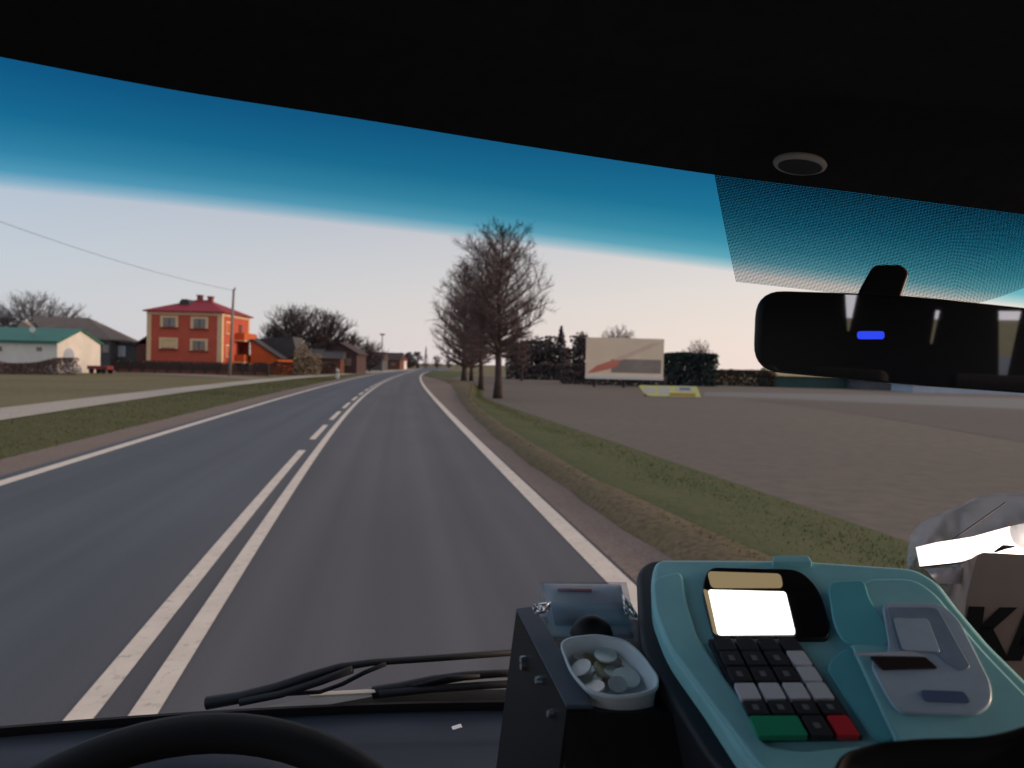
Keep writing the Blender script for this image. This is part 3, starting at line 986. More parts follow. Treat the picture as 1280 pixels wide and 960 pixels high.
# white building with green roof: ridge runs left to right, gable on the right
WY = 80.0
wb = empty('farm_building', XY(40, WY), 'long white farm building with a green metal roof', 'building')
ce = W(71.5, 428, WY); rg = W(102.8, 413.5, WY + 4.2)
ex, ez, rz = ce.x, ce.z, rg.z
x0 = ex - 24
mb = MB()
mb.add([(x0, WY, 0), (ex, WY, 0), (ex, WY, ez), (x0, WY, ez), (x0, WY + 8.4, 0), (ex, WY + 8.4, 0), (ex, WY + 8.4, ez), (x0, WY + 8.4, ez), (ex, WY + 4.2, rz), (x0, WY + 4.2, rz)],
       [(0, 1, 2, 3), (1, 5, 6, 8, 2), (5, 4, 7, 6), (4, 0, 3, 9, 7), (3, 2, 8, 9), (6, 7, 9, 8), (3, 2, 1, 0)][:6])
mb.build('wall', M['white_wall'], wb)
mb = MB()
t = .12
mb.prism([(ex + .25, WY - .35, ez - .12), (ex + .25, WY + 4.2, rz + .03), (ex + .25, WY + 8.75, ez - .12), (ex + .25, WY + 8.75, ez + t), (ex + .25, WY + 4.2, rz + .03 + t * 1.5), (ex + .25, WY - .35, ez + t)], (-25, 0, 0))
rf = mb.build('roof', M['green_roof'], wb)
mb = MB()
p = W(41.5, 412, WY + 1.6)
mb.tube([p + Vector((0, 0, -.6)), p], [.05, .05], 6)
mb.build('mast', M['concrete'], rf)
mb = MB()
dsk = []
for k in range(14):
    a = k * 2 * math.pi / 14
    dsk.append(p + Vector((math.cos(a) * .34, -.12, math.sin(a) * .3)))
dsk2 = [p + (v - p) * .4 + Vector((0, .14, 0)) for v in dsk]
mb.loft([dsk, dsk2]); mb.build('satellite_dish', M['board_white'], rf)
for a, b in (((-4, 433), (3, 439)), ((46, 433.5), (53, 438.8))):
    p, q = W(*a, WY), W(*b, WY)
    mb = MB(); mb.box(p.x - .08, q.x + .08, WY - .06, WY + .1, q.z - .08, p.z + .08); w_ = mb.build('window', M['white_wall'], wb)
    mb = MB(); mb.box(p.x, q.x, WY - .08, WY + .1, q.z, p.z); mb.build('pane', M['dark_glass'], w_)
mb = MB()
arch = [(ex + .05, WY + 1.2 + 1.0 * math.cos(a) + .9, 1.7 + 1.0 * math.sin(a)) for a in [k * math.pi / 8 for k in range(9)]] + [(ex + .05, WY + 1.1, 0.02), (ex + .05, WY + 3.1, 0.02)]
mb.prism(arch, (-.12, 0, 0)); mb.build('gate', M['pale_blue'], wb)

BY = 102.0
bn = empty('barn', XY(90, BY), 'grey-roofed barn with a pale gable behind the white building', 'barn')
A_, B_ = W(39, 391.5, BY + 3), W(111, 401, BY + 3)
E0, E1 = W(103, 421.5, BY), W(141, 424, BY)
ridge_z = (A_.z + B_.z) / 2
mb = MB()
mb.add([(A_.x, BY + 3, ridge_z), (B_.x, BY + 3, ridge_z), (E1.x, BY - .4, E1.z), (A_.x + 4.0, BY - .4, E1.z), (A_.x + 4.0, BY + 7, E1.z), (E1.x, BY + 7, E1.z),
        (A_.x, BY + 3, ridge_z - .2), (B_.x, BY + 3, ridge_z - .2), (E1.x, BY - .4, E1.z - .2), (A_.x + 4, BY - .4, E1.z - .2), (A_.x + 4, BY + 7, E1.z - .2), (E1.x, BY + 7, E1.z - .2)],
       [(0, 1, 2, 3), (0, 4, 5, 1), (1, 5, 2), (9, 8, 7, 6), (6, 7, 11, 10), (8, 11, 7), (3, 2, 8, 9), (2, 5, 11, 8), (5, 4, 10, 11), (0, 3, 9, 6), (4, 0, 6, 10)])
mb.build('roof', M['grey_roof'], bn)
mb = MB(); g0 = W(16, 407, BY); g1_ = W(56, 407, BY)
mb.prism([(g0.x, BY + 1, 0), (A_.x + 4.0, BY + 1, 0), (A_.x + 4.0, BY + 1, E1.z - .2), (A_.x, BY + 1, ridge_z - .7), (g0.x, BY + 1, g0.z)], (0, 6, 0))
mb.build('gable', M['beige_wall'], bn)
mb = MB(); mb.box(A_.x + 4.2, E1.x - .3, BY, BY + 6.6, 0, E1.z - .21)
mb.build('wall', M['grey_wall'], bn)
for a, b in (((128.5, 431), (136, 441)), ((108, 434), (116, 452))):
    p, q = W(*a, BY), W(*b, BY)
    mb = MB(); mb.box(p.x, q.x, BY - .08, BY + .1, max(.05, q.z), p.z); mb.build('door', M['beige_wall'], bn)

sh = empty('shed', XY(156, 104), 'small grey shed with a pale door right of the barn', 'shed')
p, q = W(141, 429, 104), W(172, 446, 104)
mb = MB(); mb.box(p.x, q.x, 104, 108, 0, p.z); mb.build('wall', M['grey_wall'], sh)
mb = MB(); mb.box(p.x - .3, q.x + .3, 103.6, 108.4, p.z + .003, p.z + .25); mb.build('roof', M['dark_roof'], sh)
a, b = W(145, 432, 104), W(157, 446, 104)
mb = MB(); mb.box(a.x, b.x, 103.92, 104.05, b.z, a.z); mb.build('door', M['pale_blue'], sh)

# outbuilding left of the red house
lb_ = empty('lean_to', XY(178, 101), 'small dark-roofed lean-to against the left side of the red house', 'lean-to')
p, q = W(171, 424, 101), W(184, 450, 101)
mb = MB(); mb.box(p.x, hx0 - .12, 101, 106, 0, p.z - .6); mb.build('wall', M['plinth'], lb_)
mb = MB(); mb.prism([(p.x - .3, 100.7, p.z - .9), (hx0 - .12, 100.7, p.z + 1.1), (hx0 - .12, 100.7, p.z + 1.3), (p.x - .3, 100.7, p.z - .65)], (0, 5.6, 0)); mb.build('roof', M['dark_roof'], lb_)

# front fence of the red house
fe = empty('garden_fence', XY(230, 93.5), 'dark brown garden fence in front of the red house', 'fence')
f0, f1 = XY(150, 94), XY(330, 92)
mb = MB(); mb.box(f0.x, f1.x, 93.3, 93.5, 0, .42); mb.build('base_wall', M['plinth'], fe)
k = 0
nP = 12
for i in range(nP + 1):
    x = f0.x + (f1.x - f0.x) * i / nP
    mb = MB(); mb.box(x - .14, x + .14, 93.25, 93.55, 0, 1.45); mb.build('post', M['fence'], fe)
    if i < nP:
        mb = MB()
        x1 = f0.x + (f1.x - f0.x) * (i + 1) / nP
        for j in range(9):
            xa = x + .16 + (x1 - x - .32) * j / 9
            mb.box(xa, xa + (x1 - x - .32) / 9 - .03, 93.38, 93.42, .42, 1.30)
        mb.build('panel', M['fence'], fe)

mb = MB()
p = XY(126, 84)
cart = empty('farm_trailer', p, 'low red farm trailer parked at the field edge', 'trailer')
mb.box(p.x - 1.2, p.x + 1.0, 83.4, 84.8, .45, .85); mb.build('body', M['red_paint'], cart)
for sx in (-.7, .6):
    for yy in (83.35, 84.75):
        mb = MB(); ring = [(p.x + sx + .28 * math.cos(a * math.pi / 6), yy, .28 + .28 * math.sin(a * math.pi / 6)) for a in range(12)]
        mb.prism(ring, (0, .12, 0)); mb.build('wheel', M['rubber'], cart)

# utility pole and its cable
pb = XY(287, 87)
pole = empty('utility_pole', pb, 'leaning concrete utility pole in front of the red house', 'utility pole')
tp = pb + Vector((.32, 0, 9.85))
mb = MB(); mb.tube([pb, tp], [.19, .12], 10); mb.build('shaft', M['concrete'], pole, smooth=True)
mb = MB(); mb.tube([tp + Vector((-.02, 0, -.35)), tp + Vector((.18, -.1, .0))], [.05, .05], 6); mb.tube([tp + Vector((.18, -.1, 0)), tp + Vector((.18, -.1, .22))], [.07, .05], 6)
mb.build('insulator', M['plinth'], pole)
mb = MB()
e0 = tp + Vector((0, 0, -.15))
e1 = P(-170, 212, 46)
pts = []
for k in range(25):
    t = k / 24
    q = e0.lerp(e1, t); q.z -= 4 * .75 * t * (1 - t)
    pts.append(q)
mb.tube(pts, .018, 5)
tag(mb.build('overhead_cable', M['wire'], smooth=True), 'thin overhead cable running left from the utility pole', 'cable')
e2 = XY(478, 165) + Vector((0, 0, 8.0))

# marker post, street lamp
p = XY(422, 88)
mp_ = empty('marker_post', p, 'white marker post at the edge of the pavement', 'post')
mb = MB(); mb.box(p.x - .16, p.x + .16, 87.9, 88.1, 0, .95); mb.prism([(p.x - .16, 87.9, .95), (p.x + .16, 87.9, .95), (p.x + .16, 87.9, 1.05), (p.x - .16, 87.9, 1.2)], (0, .2, 0))
mb.build('body', M['post_white'], mp_)
mb = MB(); mb.box(p.x - .17, p.x + .17, 87.88, 88.12, .66, .78); mb.build('band', M['fence'], mp_)
p = XY(477, 165)
sl = empty('street_lamp', p, 'slim street lamp rising above the far trees left of the road', 'street lamp')
mb = MB(); mb.tube([p, p + Vector((0, 0, 7.8))], [.14, .10], 8); mb.build('column', M['wire'], sl)
mb = MB(); mb.box(p.x - .5, p.x + .55, 164.7, 165.3, 7.8, 8.1); mb.build('lamp_head', M['concrete'], sl)


def small_house(name, px, Y, w, d, he, hr, wallm, roofm, label, ang=0.0, gable='x', win=True, cat='house'):
    p = XY(px, Y)
    e = empty(name, p, label, cat)
    mb = MB(); mb.box(p.x - w / 2, p.x + w / 2, Y, Y + d, 0, he)
    if gable == 'y':
        mb.prism([(p.x - w / 2, Y, he), (p.x + w / 2, Y, he), (p.x, Y, hr)], (0, d, 0))
    mb.build('wall', wallm, e)
    mb = MB(); o_ = .35; t_ = .18
    if gable == 'y':
        mb.prism([(p.x - w / 2 - o_, Y - .3, he - .2), (p.x, Y - .3, hr), (p.x + w / 2 + o_, Y - .3, he - .2), (p.x + w / 2 + o_, Y - .3, he - .2 + t_), (p.x, Y - .3, hr + t_), (p.x - w / 2 - o_, Y - .3, he - .2 + t_)], (0, d + .6, 0))
    else:
        mb.prism([(p.x - w / 2 - .3, Y - o_, he - .02), (p.x - w / 2 - .3, Y + d / 2, hr), (p.x - w / 2 - .3, Y + d + o_, he - .02), ], (w + .6, 0, 0))
    mb.build('roof', roofm, e)
    if win:
        for s_ in (-.25, .25):
            mb = MB(); mb.box(p.x + s_ * w - .5, p.x + s_ * w + .5, Y - .05, Y + .1, he * .4, he * .75); mb.build('window', M['dark_glass'], e)
    return e


small_house('brick_house', 424, 125, 5.6, 8, 3.3, 4.9, M['brick_house'], M['fence'], 'dark brick house under the rounded bare tree', gable='y')
small_house('cottage', 392, 122, 8.5, 7, 2.4, 3.9, M['plinth'], M['dark_roof'], 'low reddish cottage half hidden by the pale shrub')
small_house('cottage', 483, 215, 7.5, 8, 2.7, 4.8, M['plinth'], M['fence'], 'far brown-roofed cottage left of the white gable')
small_house('gabled_house', 496.5, 235, 3.6, 8, 2.8, 4.6, M['white_wall'], M['red_roof'], 'tiny far house with a white gable beside the road', gable='y', win=False)
small_house('cottage', 455, 190, 9.0, 8, 2.6, 4.6, M['grey_wall'], M['brick_house'], 'far dark cottage under the small bare tree')

# ------------------------------------------------------------------ right side
BBY = 78.0
bp0, bp1 = W(733, 421.5, BBY), W(829, 471.5, BBY)
bb = empty('billboard', XY(781, BBY), 'cream roadside billboard with a red sweep across it', 'billboard')
mb = MB(); mb.box(bp0.x, bp1.x, BBY, BBY + .25, bp1.z, bp0.z); mb.build('panel', M['board'], bb)
ymid = W(781, 449, BBY).z
mb = MB(); mb.box(bp0.x + 2.6, bp1.x - .25, BBY - .012, BBY - .004, bp1.z + .35, ymid); mb.build('picture', M['board_grey'], bb)
wd = bp1.x - bp0.x
mb = MB()
def bpt(u, z): return (bp0.x + wd * u, BBY - .016, bp1.z + (bp0.z - bp1.z) * z)
mb.prism([bpt(.02, .06), bpt(.10, .08), bpt(.30, .18), bpt(.42, .28), bpt(.44, .42), bpt(.32, .40), bpt(.14, .26)], (0, -.008, 0))
mb.build('red_sweep', M['board_red'], bb)
mb = MB(); mb.prism([bpt(.33, .42), bpt(.46, .42), bpt(.97, .90), bpt(.86, .90)], (0, -.006, 0)); mb.build('pale_sweep', M['board_peach'], bb)
mb = MB(); mb.box(bp0.x - .02, bp1.x + .02, BBY - .1, BBY + .28, bp1.z - .32, bp1.z + .02); mb.build('bottom_rail', M['board_white'], bb)
for f in (.12, .5, .88):
    mb = MB(); x = bp0.x + wd * f; mb.box(x - .11, x + .11, BBY + .3, BBY + .52, 0, bp0.z - .3); mb.build('leg', M['fence'], bb)

YY = 55.0
q0, q1 = W(798, 481.5, YY), W(873, 496.3, YY)
bz = max(.02, q1.z)
bn_ = empty('banner', XY(836, YY), 'low yellow banner with white panels stretched at the field edge', 'banner')
hgt = q0.z - bz
mb = MB()
ring2 = round_poly([(q0.x, bz + hgt), (q1.x - .12, bz + hgt), (q1.x + .18, bz), (q0.x + .55, bz)], [.12, .06, .06, .5], 5)
mb.prism([(x, YY, z) for x, z in ring2], (0, .06, 0)); mb.build('sheet', M['yellow'], bn_)
for k, (a, b, mt, za, zb) in enumerate(((.10, .28, 'board_white', .3, .85), (.33, .52, 'board_white', .2, .9), (.62, .90, 'board_white', .5, .95), (.68, .86, 'banner_blue', .62, .9), (.52, .95, 'banner_orange', .08, .34))):
    mb = MB(); L_ = q1.x - q0.x
    mb.box(q0.x + L_ * a, q0.x + L_ * b, YY - .012 - .004 * k, YY - .004, bz + hgt * za, bz + hgt * zb); mb.build('print', M[mt], bn_)
for f in (.12, .5, .9):
    mb = MB(); x = q0.x + (q1.x - q0.x) * f; mb.box(x - .04, x + .04, YY + .07, YY + .14, 0, bz + hgt * .9); mb.build('stake', M['fence'], bn_)

small_house('greenhouse_shed', 1032, 100, 13.5, 7, 1.5, 2.6, M['teal_wall'], M['straw_roof'], 'low teal shed with a straw-coloured roof below the mirror', win=False, cat='shed')
small_house('shed', 1105, 96, 6.0, 5, 1.3, 1.6, M['grey_wall'], M['dark_roof'], 'low dark shed between the teal shed and the pale greenhouse', win=False, cat='shed')
small_house('greenhouse', 1250, 88, 20.0, 5, 1.0, 1.6, M['pale_blue'], M['pale_blue'], 'long pale blue greenhouse under the mirror at the right edge', win=False, cat='greenhouse')
hedge('hedge', XY(955, 112), XY(1330, 118), 3.0, 2.5, M['brown_leaf'], 'brown far hedge behind the teal shed and greenhouse', 'hedge', 77, 6000, 0.2, 0.2)

# ------------------------------------------------------------------ minibus cab
bus = empty('minibus', (0, -0.5, 0), 'dark minibus cab seen from inside, with a blue shade band across its windscreen', 'minibus')
TOP = [(-420, -30, .60), (-200, 28, .645), (0, 68, .69), (220, 110, .735), (450, 146, .785), (640, 177, .83), (890, 215, .895), (1090, 240, .95), (1280, 265, 1.0), (1500, 292, 1.06), (1750, 325, 1.1)]
BOT = [(-420, 945, 1.12), (-200, 928, 1.20), (0, 910, 1.28), (220, 893, 1.34), (450, 881, 1.38), (640, 877, 1.41), (890, 876, 1.44), (1090, 880, 1.44), (1280, 890, 1.43), (1500, 905, 1.38), (1750, 925, 1.3)]


def lerp_list(L_, s):
    k = s * (len(L_) - 1); i = min(int(k), len(L_) - 2); f = k - i
    def c(j): return np.array(L_[max(0, min(len(L_) - 1, j))], float)
    p0, p1, p2, p3 = c(i - 1), c(i), c(i + 1), c(i + 2)
    return 0.5 * ((2 * p1) + (-p0 + p2) * f + (2 * p0 - 5 * p1 + 4 * p2 - p3) * f * f + (-p0 + 3 * p1 - 3 * p2 + p3) * f ** 3)


def glass_pt(s, t, off=0.0):
    a, b = P(*lerp_list(TOP, s)), P(*lerp_list(BOT, s))
    p = a.lerp(b, t)
    nrm = Vector((0, .78, .62))
    return p + nrm * (0.05 * 4 * t * (1 - t) * .6 + off)


def glass_find(s, py):
    lo, hi = 0.0, 1.0
    for _ in range(30):
        mid = (lo + hi) / 2
        if proj(glass_pt(s, mid))[1] < py: lo = mid
        else: hi = mid
    return (lo + hi) / 2


def glass_st(px, py):
    s = (px + 420) / 2170
    for _ in range(40):
        t = glass_find(s, py)
        e = proj(glass_pt(s, t))[0] - px
        s = min(1, max(0, s - e / 2300))
    return s, t


NS, NT = 40, 14
mb = MB()
for off in (0.0, 0.005):
    mb.add([glass_pt(i / NS, j / NT, off) for j in range(NT + 1) for i in range(NS + 1)],
           [(j * (NS + 1) + i, j * (NS + 1) + i + 1, (j + 1) * (NS + 1) + i + 1, (j + 1) * (NS + 1) + i) for j in range(NT) for i in range(NS)])
ws = mb.build('windscreen', M['glass'], bus, recalc=False, smooth=True)


def uv_grid(name, rows, material, parent, uvs):
    nj, ni = len(rows), len(rows[0])
    mb = MB()
    mb.add([p for r in rows for p in r], [(j * ni + i, j * ni + i + 1, (j + 1) * ni + i + 1, (j + 1) * ni + i) for j in range(nj - 1) for i in range(ni - 1)])
    o = mb.build(name, material, parent, recalc=False, smooth=True)
    for nm, fn in uvs.items():
        lay = o.data.uv_layers.new(name=nm)
        for poly in o.data.polygons:
            for li, vi in zip(poly.loop_indices, poly.vertices):
                lay.data[li].uv = fn(vi // ni, vi % ni)
    return o


BAND = [(-420, 196), (-200, 214), (0, 236), (220, 258), (450, 283), (640, 305), (890, 336), (1090, 362), (1280, 385), (1500, 410), (1750, 440)]
rows = []
NB = 16
for j in range(NB + 1):
    r = []
    for i in range(NS + 1):
        s = i / NS
        te = glass_find(s, lerp_list(BAND, s)[1])
        r.append(glass_pt(s, te * j / NB, -0.002))
    rows.append(r)
uv_grid('shade_band', rows, M['shade'], ws, {'UVMap': lambda j, i: (i / NS, 1 - j / NB if False else j / NB)})

# dotted print behind the mirror
rows = []
ND = 24
bl_ = [(919, 350), (1000, 359), (1100, 371), (1195, 383), (1240, 372), (1300, 350), (1420, 310)]
left = [(892, 214), (919, 350)]
top_st = [glass_st(x, 214 + (x - 892) * .133) for x in np.linspace(892, 1420, 30)]
bot_px = np.linspace(919, 1420, 30)
bot_st = [glass_st(x, float(np.interp(x, [b[0] for b in bl_], [b[1] for b in bl_]))) for x in bot_px]
for j in range(ND + 1):
    f = j / ND
    rows.append([glass_pt(a[0] + (b[0] - a[0]) * f, max(0, a[1] * (1 - f)) + b[1] * f, -0.004) for a, b in zip(top_st, bot_st)])
wtot = (rows[0][0] - rows[0][-1]).length
htot = (rows[0][0] - rows[-1][0]).length
uv_grid('dot_print', rows, M['dots'], ws, {'UVMap': lambda j, i: (i / 29 * wtot, j / ND * htot), 'fade': lambda j, i: (i / 29, j / ND)})

# roof lining: from the glass edge up and back over the camera
rows = []
NL = 48
for j, (dy, k, back) in enumerate(((3, 1.0, 0), (-14, .985, 0), (-60, .93, 0), (-110, .86, 0), (-125, .80, 0), (-230, .70, 0), (-420, .50, 0))):
    r = []
    for i in range(NL + 1):
        px, py, d = lerp_list(TOP, i / NL)
        r.append(P(px, py + dy, (d - .004) * k))
    rows.append(r)
rows.append([Vector((-1.15 + 2.35 * i / NL, -.1, 2.42)) for i in range(NL + 1)])
ni = NL + 1
mb = MB()
mb.add([p for r in rows for p in r] + [p + Vector((0, .02, .05)) for r in rows for p in r],
       [(j * ni + i, j * ni + i + 1, (j + 1) * ni + i + 1, (j + 1) * ni + i) for j in range(len(rows) - 1) for i in range(NL)] +
       [(len(rows) * ni + (j + 1) * ni + i, len(rows) * ni + (j + 1) * ni + i + 1, len(rows) * ni + j * ni + i + 1, len(rows) * ni + j * ni + i) for j in range(len(rows) - 1) for i in range(NL)])
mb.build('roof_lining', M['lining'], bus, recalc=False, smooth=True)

mb = MB(); mb.box(-1.15, 1.2, -5.0, -.14, 2.43, 2.46); mb.build('rear_ceiling', M['pale_lining'], bus)  # unseen ceiling, added in a pale tone as bounce fill for the cab

# ring in the header
c0 = P(1000, 205, .845)
nr = Vector((0, -.50, -.86)).normalized()
ax = Vector((1, 0, 0)); ay = nr.cross(ax).normalized()
# lie in the header surface: use its own tilt so the ring reads as a flat ellipse
ra, rb_ = 0.0255, 0.0075
cx_ = (P(1030, 207, .845) - P(970, 203, .845)).normalized()
vy = (P(1000, 194, .825) - P(1000, 216, .865)).normalized()
ringo = []
mb = MB()
rings = []
for k in range(32):
    a = 2 * math.pi * k / 32
    dirv = math.cos(a) * cx_ * .0305 + math.sin(a) * vy * .0235
    cc = c0 + dirv * .83
    er = dirv.normalized(); en = cx_.cross(vy).normalized()
    rings.append([cc + .0048 * (math.cos(b) * er + math.sin(b) * en * .8) for b in [2 * math.pi * q / 8 for q in range(8)]])
rings.append(rings[0])
mb.loft(rings, False, False)
cring = mb.build('ceiling_ring', M['ring_grey'], bus, smooth=True)
mb = MB()
mb.prism([c0 + .80 * (math.cos(2 * math.pi * k / 32) * cx_ * .0305 + math.sin(2 * math.pi * k / 32) * vy * .0235) for k in range(32)], cx_.cross(vy).normalized() * .004)
mb.build('centre', M['casing'], cring)

# black frit along the lower glass edge, and cowl outside
def glass_strip(name, t0, t1, off, material, th=.004, parent=ws):
    a = [glass_pt(i / NS, t0, off) for i in range(NS + 1)]
    b = [glass_pt(i / NS, t1, off) for i in range(NS + 1)]
    mb = MB()
    n_ = NS + 1
    o2 = Vector((0, .78, .62)) * th
    vs = a + b + [p + o2 for p in a] + [p + o2 for p in b]
    fs = []
    for i in range(NS):
        fs += [(i, i + 1, n_ + i + 1, n_ + i), (2 * n_ + i, 3 * n_ + i, 3 * n_ + i + 1, 2 * n_ + i + 1), (i, 2 * n_ + i, 2 * n_ + i + 1, i + 1), (n_ + i, n_ + i + 1, 3 * n_ + i + 1, 3 * n_ + i)]
    mb.add(vs, fs)
    return mb.build(name, material, parent, recalc=False)
glass_strip('lower_frit', .985, 1.03, -.012, M['black'])

mb = MB()
rows = []
for dz, dy in ((-.035, .16), (-.012, .10), (-.004, .035), (-.05, .03)):
    rows.append([glass_pt(i / NS, 1.0) + Vector((0, dy, dz + .012 - .045 * max(0, min(1, (17 - i) / 4)))) for i in range(NS + 1)])
mb.loft(rows, False, False, closed=False)
mb.build('scuttle_panel', M['cowl'], bus)

# dashboard
rows = []
for j, (t_, dd, dz) in enumerate(((1.0, 0, -.012), (1.0, -.03, -.018), (1.0, -.10, -.022), (1.0, -.104, -.030), (1.0, -.30, -.045), (1.0, -.46, -.075), (1.0, -.52, -.14), (1.0, -.54, -.45))):
    rows.append([glass_pt(i / NS, t_) + Vector((0, dd, dz)) for i in range(NS + 1)])
mb = MB(); mb.loft(rows, False, False, closed=False)
dash = mb.build('dashboard', M['dash'], bus, smooth=True)
for (px, py) in ((571, 909.5), (641, 884), (655, 896.5)):
    p = P(px, py, 1.12 if px < 600 else 1.02)
    mb = MB(); mb.obox(p, (.007, .003, .001), (-.0015, .004, 0.001), (0, -.001, .002))
    bevel(mb.build('clip', M['steel'], dash), .0015)

# steering wheel
wn = Vector((.05, -.66, .75)).normalized()
wc = P(160, 1380, .545)
wu = wn.cross(Vector((0, 0, 1))).normalized(); wv = wn.cross(wu).normalized()
WRAD = .260
mb = MB(); rings = []
for k in range(73):
    a = 2 * math.pi * k / 72
    er = math.cos(a) * wu + math.sin(a) * wv
    cc = wc + er * WRAD
    rings.append([cc + .0185 * math.cos(b) * er + .0165 * math.sin(b) * wn for b in [2 * math.pi * q / 14 for q in range(14)]])
mb.loft(rings, False, False)
sw = mb.build('steering_wheel', M['leather'], bus, smooth=True)
mb = MB()
hub = [wc - wn * .03 + .075 * (math.cos(a) * wu + math.sin(a) * wv) for a in [2 * math.pi * q / 24 for q in range(24)]]
mb.prism(hub, wn * .02)
bevel(mb.build('hub', M['black'], sw), .006)
for a in (.45, 2.7, 1.57):
    er = math.cos(a) * wu + math.sin(a) * wv
    tn = wn.cross(er)
    mb = MB(); mb.obox(wc - wn * .018 + er * .13, er * .066, tn * .022, wn * .007); bevel(mb.build('spoke', M['black'], sw), .004)
# instrument binnacle behind the wheel
mb = MB()
b0 = P(225, 985, .86)
sec = []
for f in (-1, -.8, -.5, 0, .5, .8, 1):
    hgt_ = .05 * math.sqrt(max(0, 1 - f * f)) + .01
    sec.append([b0 + Vector((f * .17, yy, zz)) for yy, zz in ((-.02, -.2), (-.02, hgt_ * .8 - .03), (.03, hgt_ - .02), (.14, hgt_ * .6 - .03), (.16, -.2))])
mb.loft(sec)
mb.build('instrument_cowl', M['dash'], bus, smooth=True)

# wipers outside the glass
def gp(px, py, off=.03):
    s, t = glass_st(px, py)
    return P(px, py, (glass_pt(s, t) - EYE).dot(FW) + off)
def wiper(arm, blade, thin, loc):
    a = [gp(x, y, .035) for x, y in arm]
    o = MB(); o.tube(a, [.0115 - .0055 * min(1, k / 5) for k in range(len(a))], 8)
    w_ = o.build('wiper', M['rubber'], bus, smooth=True)
    b = [gp(x, y, .014) for x, y in blade]
    o = MB(); o.tube(b, .0075, 6); o.build('blade', M['rubber'], w_, smooth=True)
    for t_ in thin:
        o = MB(); o.tube([gp(x, y, .022) for x, y in t_], .0042, 6); o.build('link', M['rubber'], w_, smooth=True)
wiper([(258, 879), (300, 872), (345, 860), (385, 846), (425, 834), (465, 828), (540, 823), (650, 815)], [(300, 878), (350, 868), (400, 852), (440, 837)], [[(345, 868), (400, 865), (428, 855), (455, 841), (482, 830)]], None)
wiper([(466, 866), (500, 860), (540, 851), (580, 845), (620, 842), (665, 840)], [(474, 868), (540, 861), (600, 857), (670, 853)], [[(515, 858), (560, 847), (600, 845)]], None)
mb = MB()
a, b = gp(388, 869, .03), gp(470, 865, .03)
mb.tube([a, b], .0055, 6); mb.build('washer_tube', M['board_white'], bus)

# rear-view mirror
mirC = P(1125, 425, .72)
# aim the glass so that it looks at the middle of the cabin behind
v_in = (mirC - EYE).normalized()
tgt = Vector((.15, -4.9, 1.75))
v_out = (tgt - mirC).normalized()
mn = (v_out - v_in).normalized()
shape = round_poly([(946, 363), (1120, 368), (1310, 388), (1312, 494), (1120, 480), (942, 463)], [34, 60, 30, 34, 60, 34], 7)
front = [PL(x, y, mirC, mn) for x, y in shape]
cen = sum(front, Vector()) / len(front)
mb = MB()
mb.loft([[cen + (p - cen) * .97 + mn * .003 for p in front], front, [p - mn * .012 for p in front], [cen + (p - cen) * .9 - mn * .030 for p in front]])
mir = mb.build('rear_view_mirror', M['black'], bus, smooth=True)
mb = MB(); mb.prism([cen + (p - cen) * .955 + mn * .0032 for p in front], mn * .002); mb.build('mirror_glass', M['mirror'], mir)
stem = [(1092, 331), (1127, 331), (1137, 341), (1122, 385), (1066, 385), (1074, 362)]
mb = MB()
d1, d2 = .80, .765
fr_ = [P(x, y, .80 - .0006 * (y - 331)) for x, y in round_poly(stem, [8, 6, 6, 0, 0, 10], 4)]
mb.prism(fr_, ray(1100, 360).normalized() * .02)
bevel(mb.build('stem', M['black'], mir), .003)
lc = [PL(x, y, mirC + mn * .0058, mn) for x, y in round_poly([(1072, 414), (1105, 414), (1105, 424), (1072, 424)], 4, 4)]
mb = MB(); mb.prism(lc, mn * .002); mb.build('indicator_lamp', M['led'], mir)

# cabin body behind the camera (seen in the mirror)
mb = MB()
for x0, x1 in ((-1.2, -1.12), (1.16, 1.24)):
    mb.box(x0, x1, -5, .75, .3, 1.12)
    mb.box(x0, x1, -5, .75, 2.28, 2.5)
    for yy in (-4.9, -3.5, -2.1, -.7):
        mb.box(x0, x1, yy, yy + .14, 1.12, 2.28)
mb.build('side_panel', M['grey_trim'], bus)
mb = MB()
cells = [(-1.2, -.22, None), (-.40, .0, None)]
def rear_cell(x0, x1, hole):
    """rear wall piece from x0 to x1 with a four-cornered window slit"""
    o_ = [(x0, .3), (x1, .3), (x1, 2.5), (x0, 2.5)]
    for y_ in (-5.0, -5.1):
        b_ = [(x, y_, z) for x, z in o_] + [(x, y_, z) for x, z in hole]
        mb.add(b_, [(0, 1, 5, 4), (1, 2, 6, 5), (2, 3, 7, 6), (3, 0, 4, 7)])
rear_cell(-1.2, .1, [(-.235, 1.80), (-.215, 1.80), (-.17, 2.10), (-.265, 2.10)])
rear_cell(.1, .6, [(.345, 1.72), (.36, 1.72), (.395, 1.97), (.37, 1.97)])
rear_cell(.6, 1.24, [(.80, 1.40), (.84, 1.40), (.905, 1.97), (.765, 1.97)])
mb.build('rear_panel', M['lining'], bus)
mb = MB(); mb.box(-1.2, 1.24, -5.1, 1.2, .28, .32); mb.build('floor', M['lining'], bus)
for sx in (-.75, -.1, .7):
    for sy in (-1.4, -2.6, -3.8):
        mb = MB(); mb.box(sx - .24, sx + .24, sy, sy + .14, .7, 1.62); mb.box(sx - .24, sx + .24, sy + .14, sy + .6, .7, .85)
        bevel(mb.build('seat', M['lining'], bus), .05)


# ------------------------------------------------------------------ ticket machine
MO = P(1000, 830, .60)
MN = Vector((-.12, -.40, .91)).normalized()


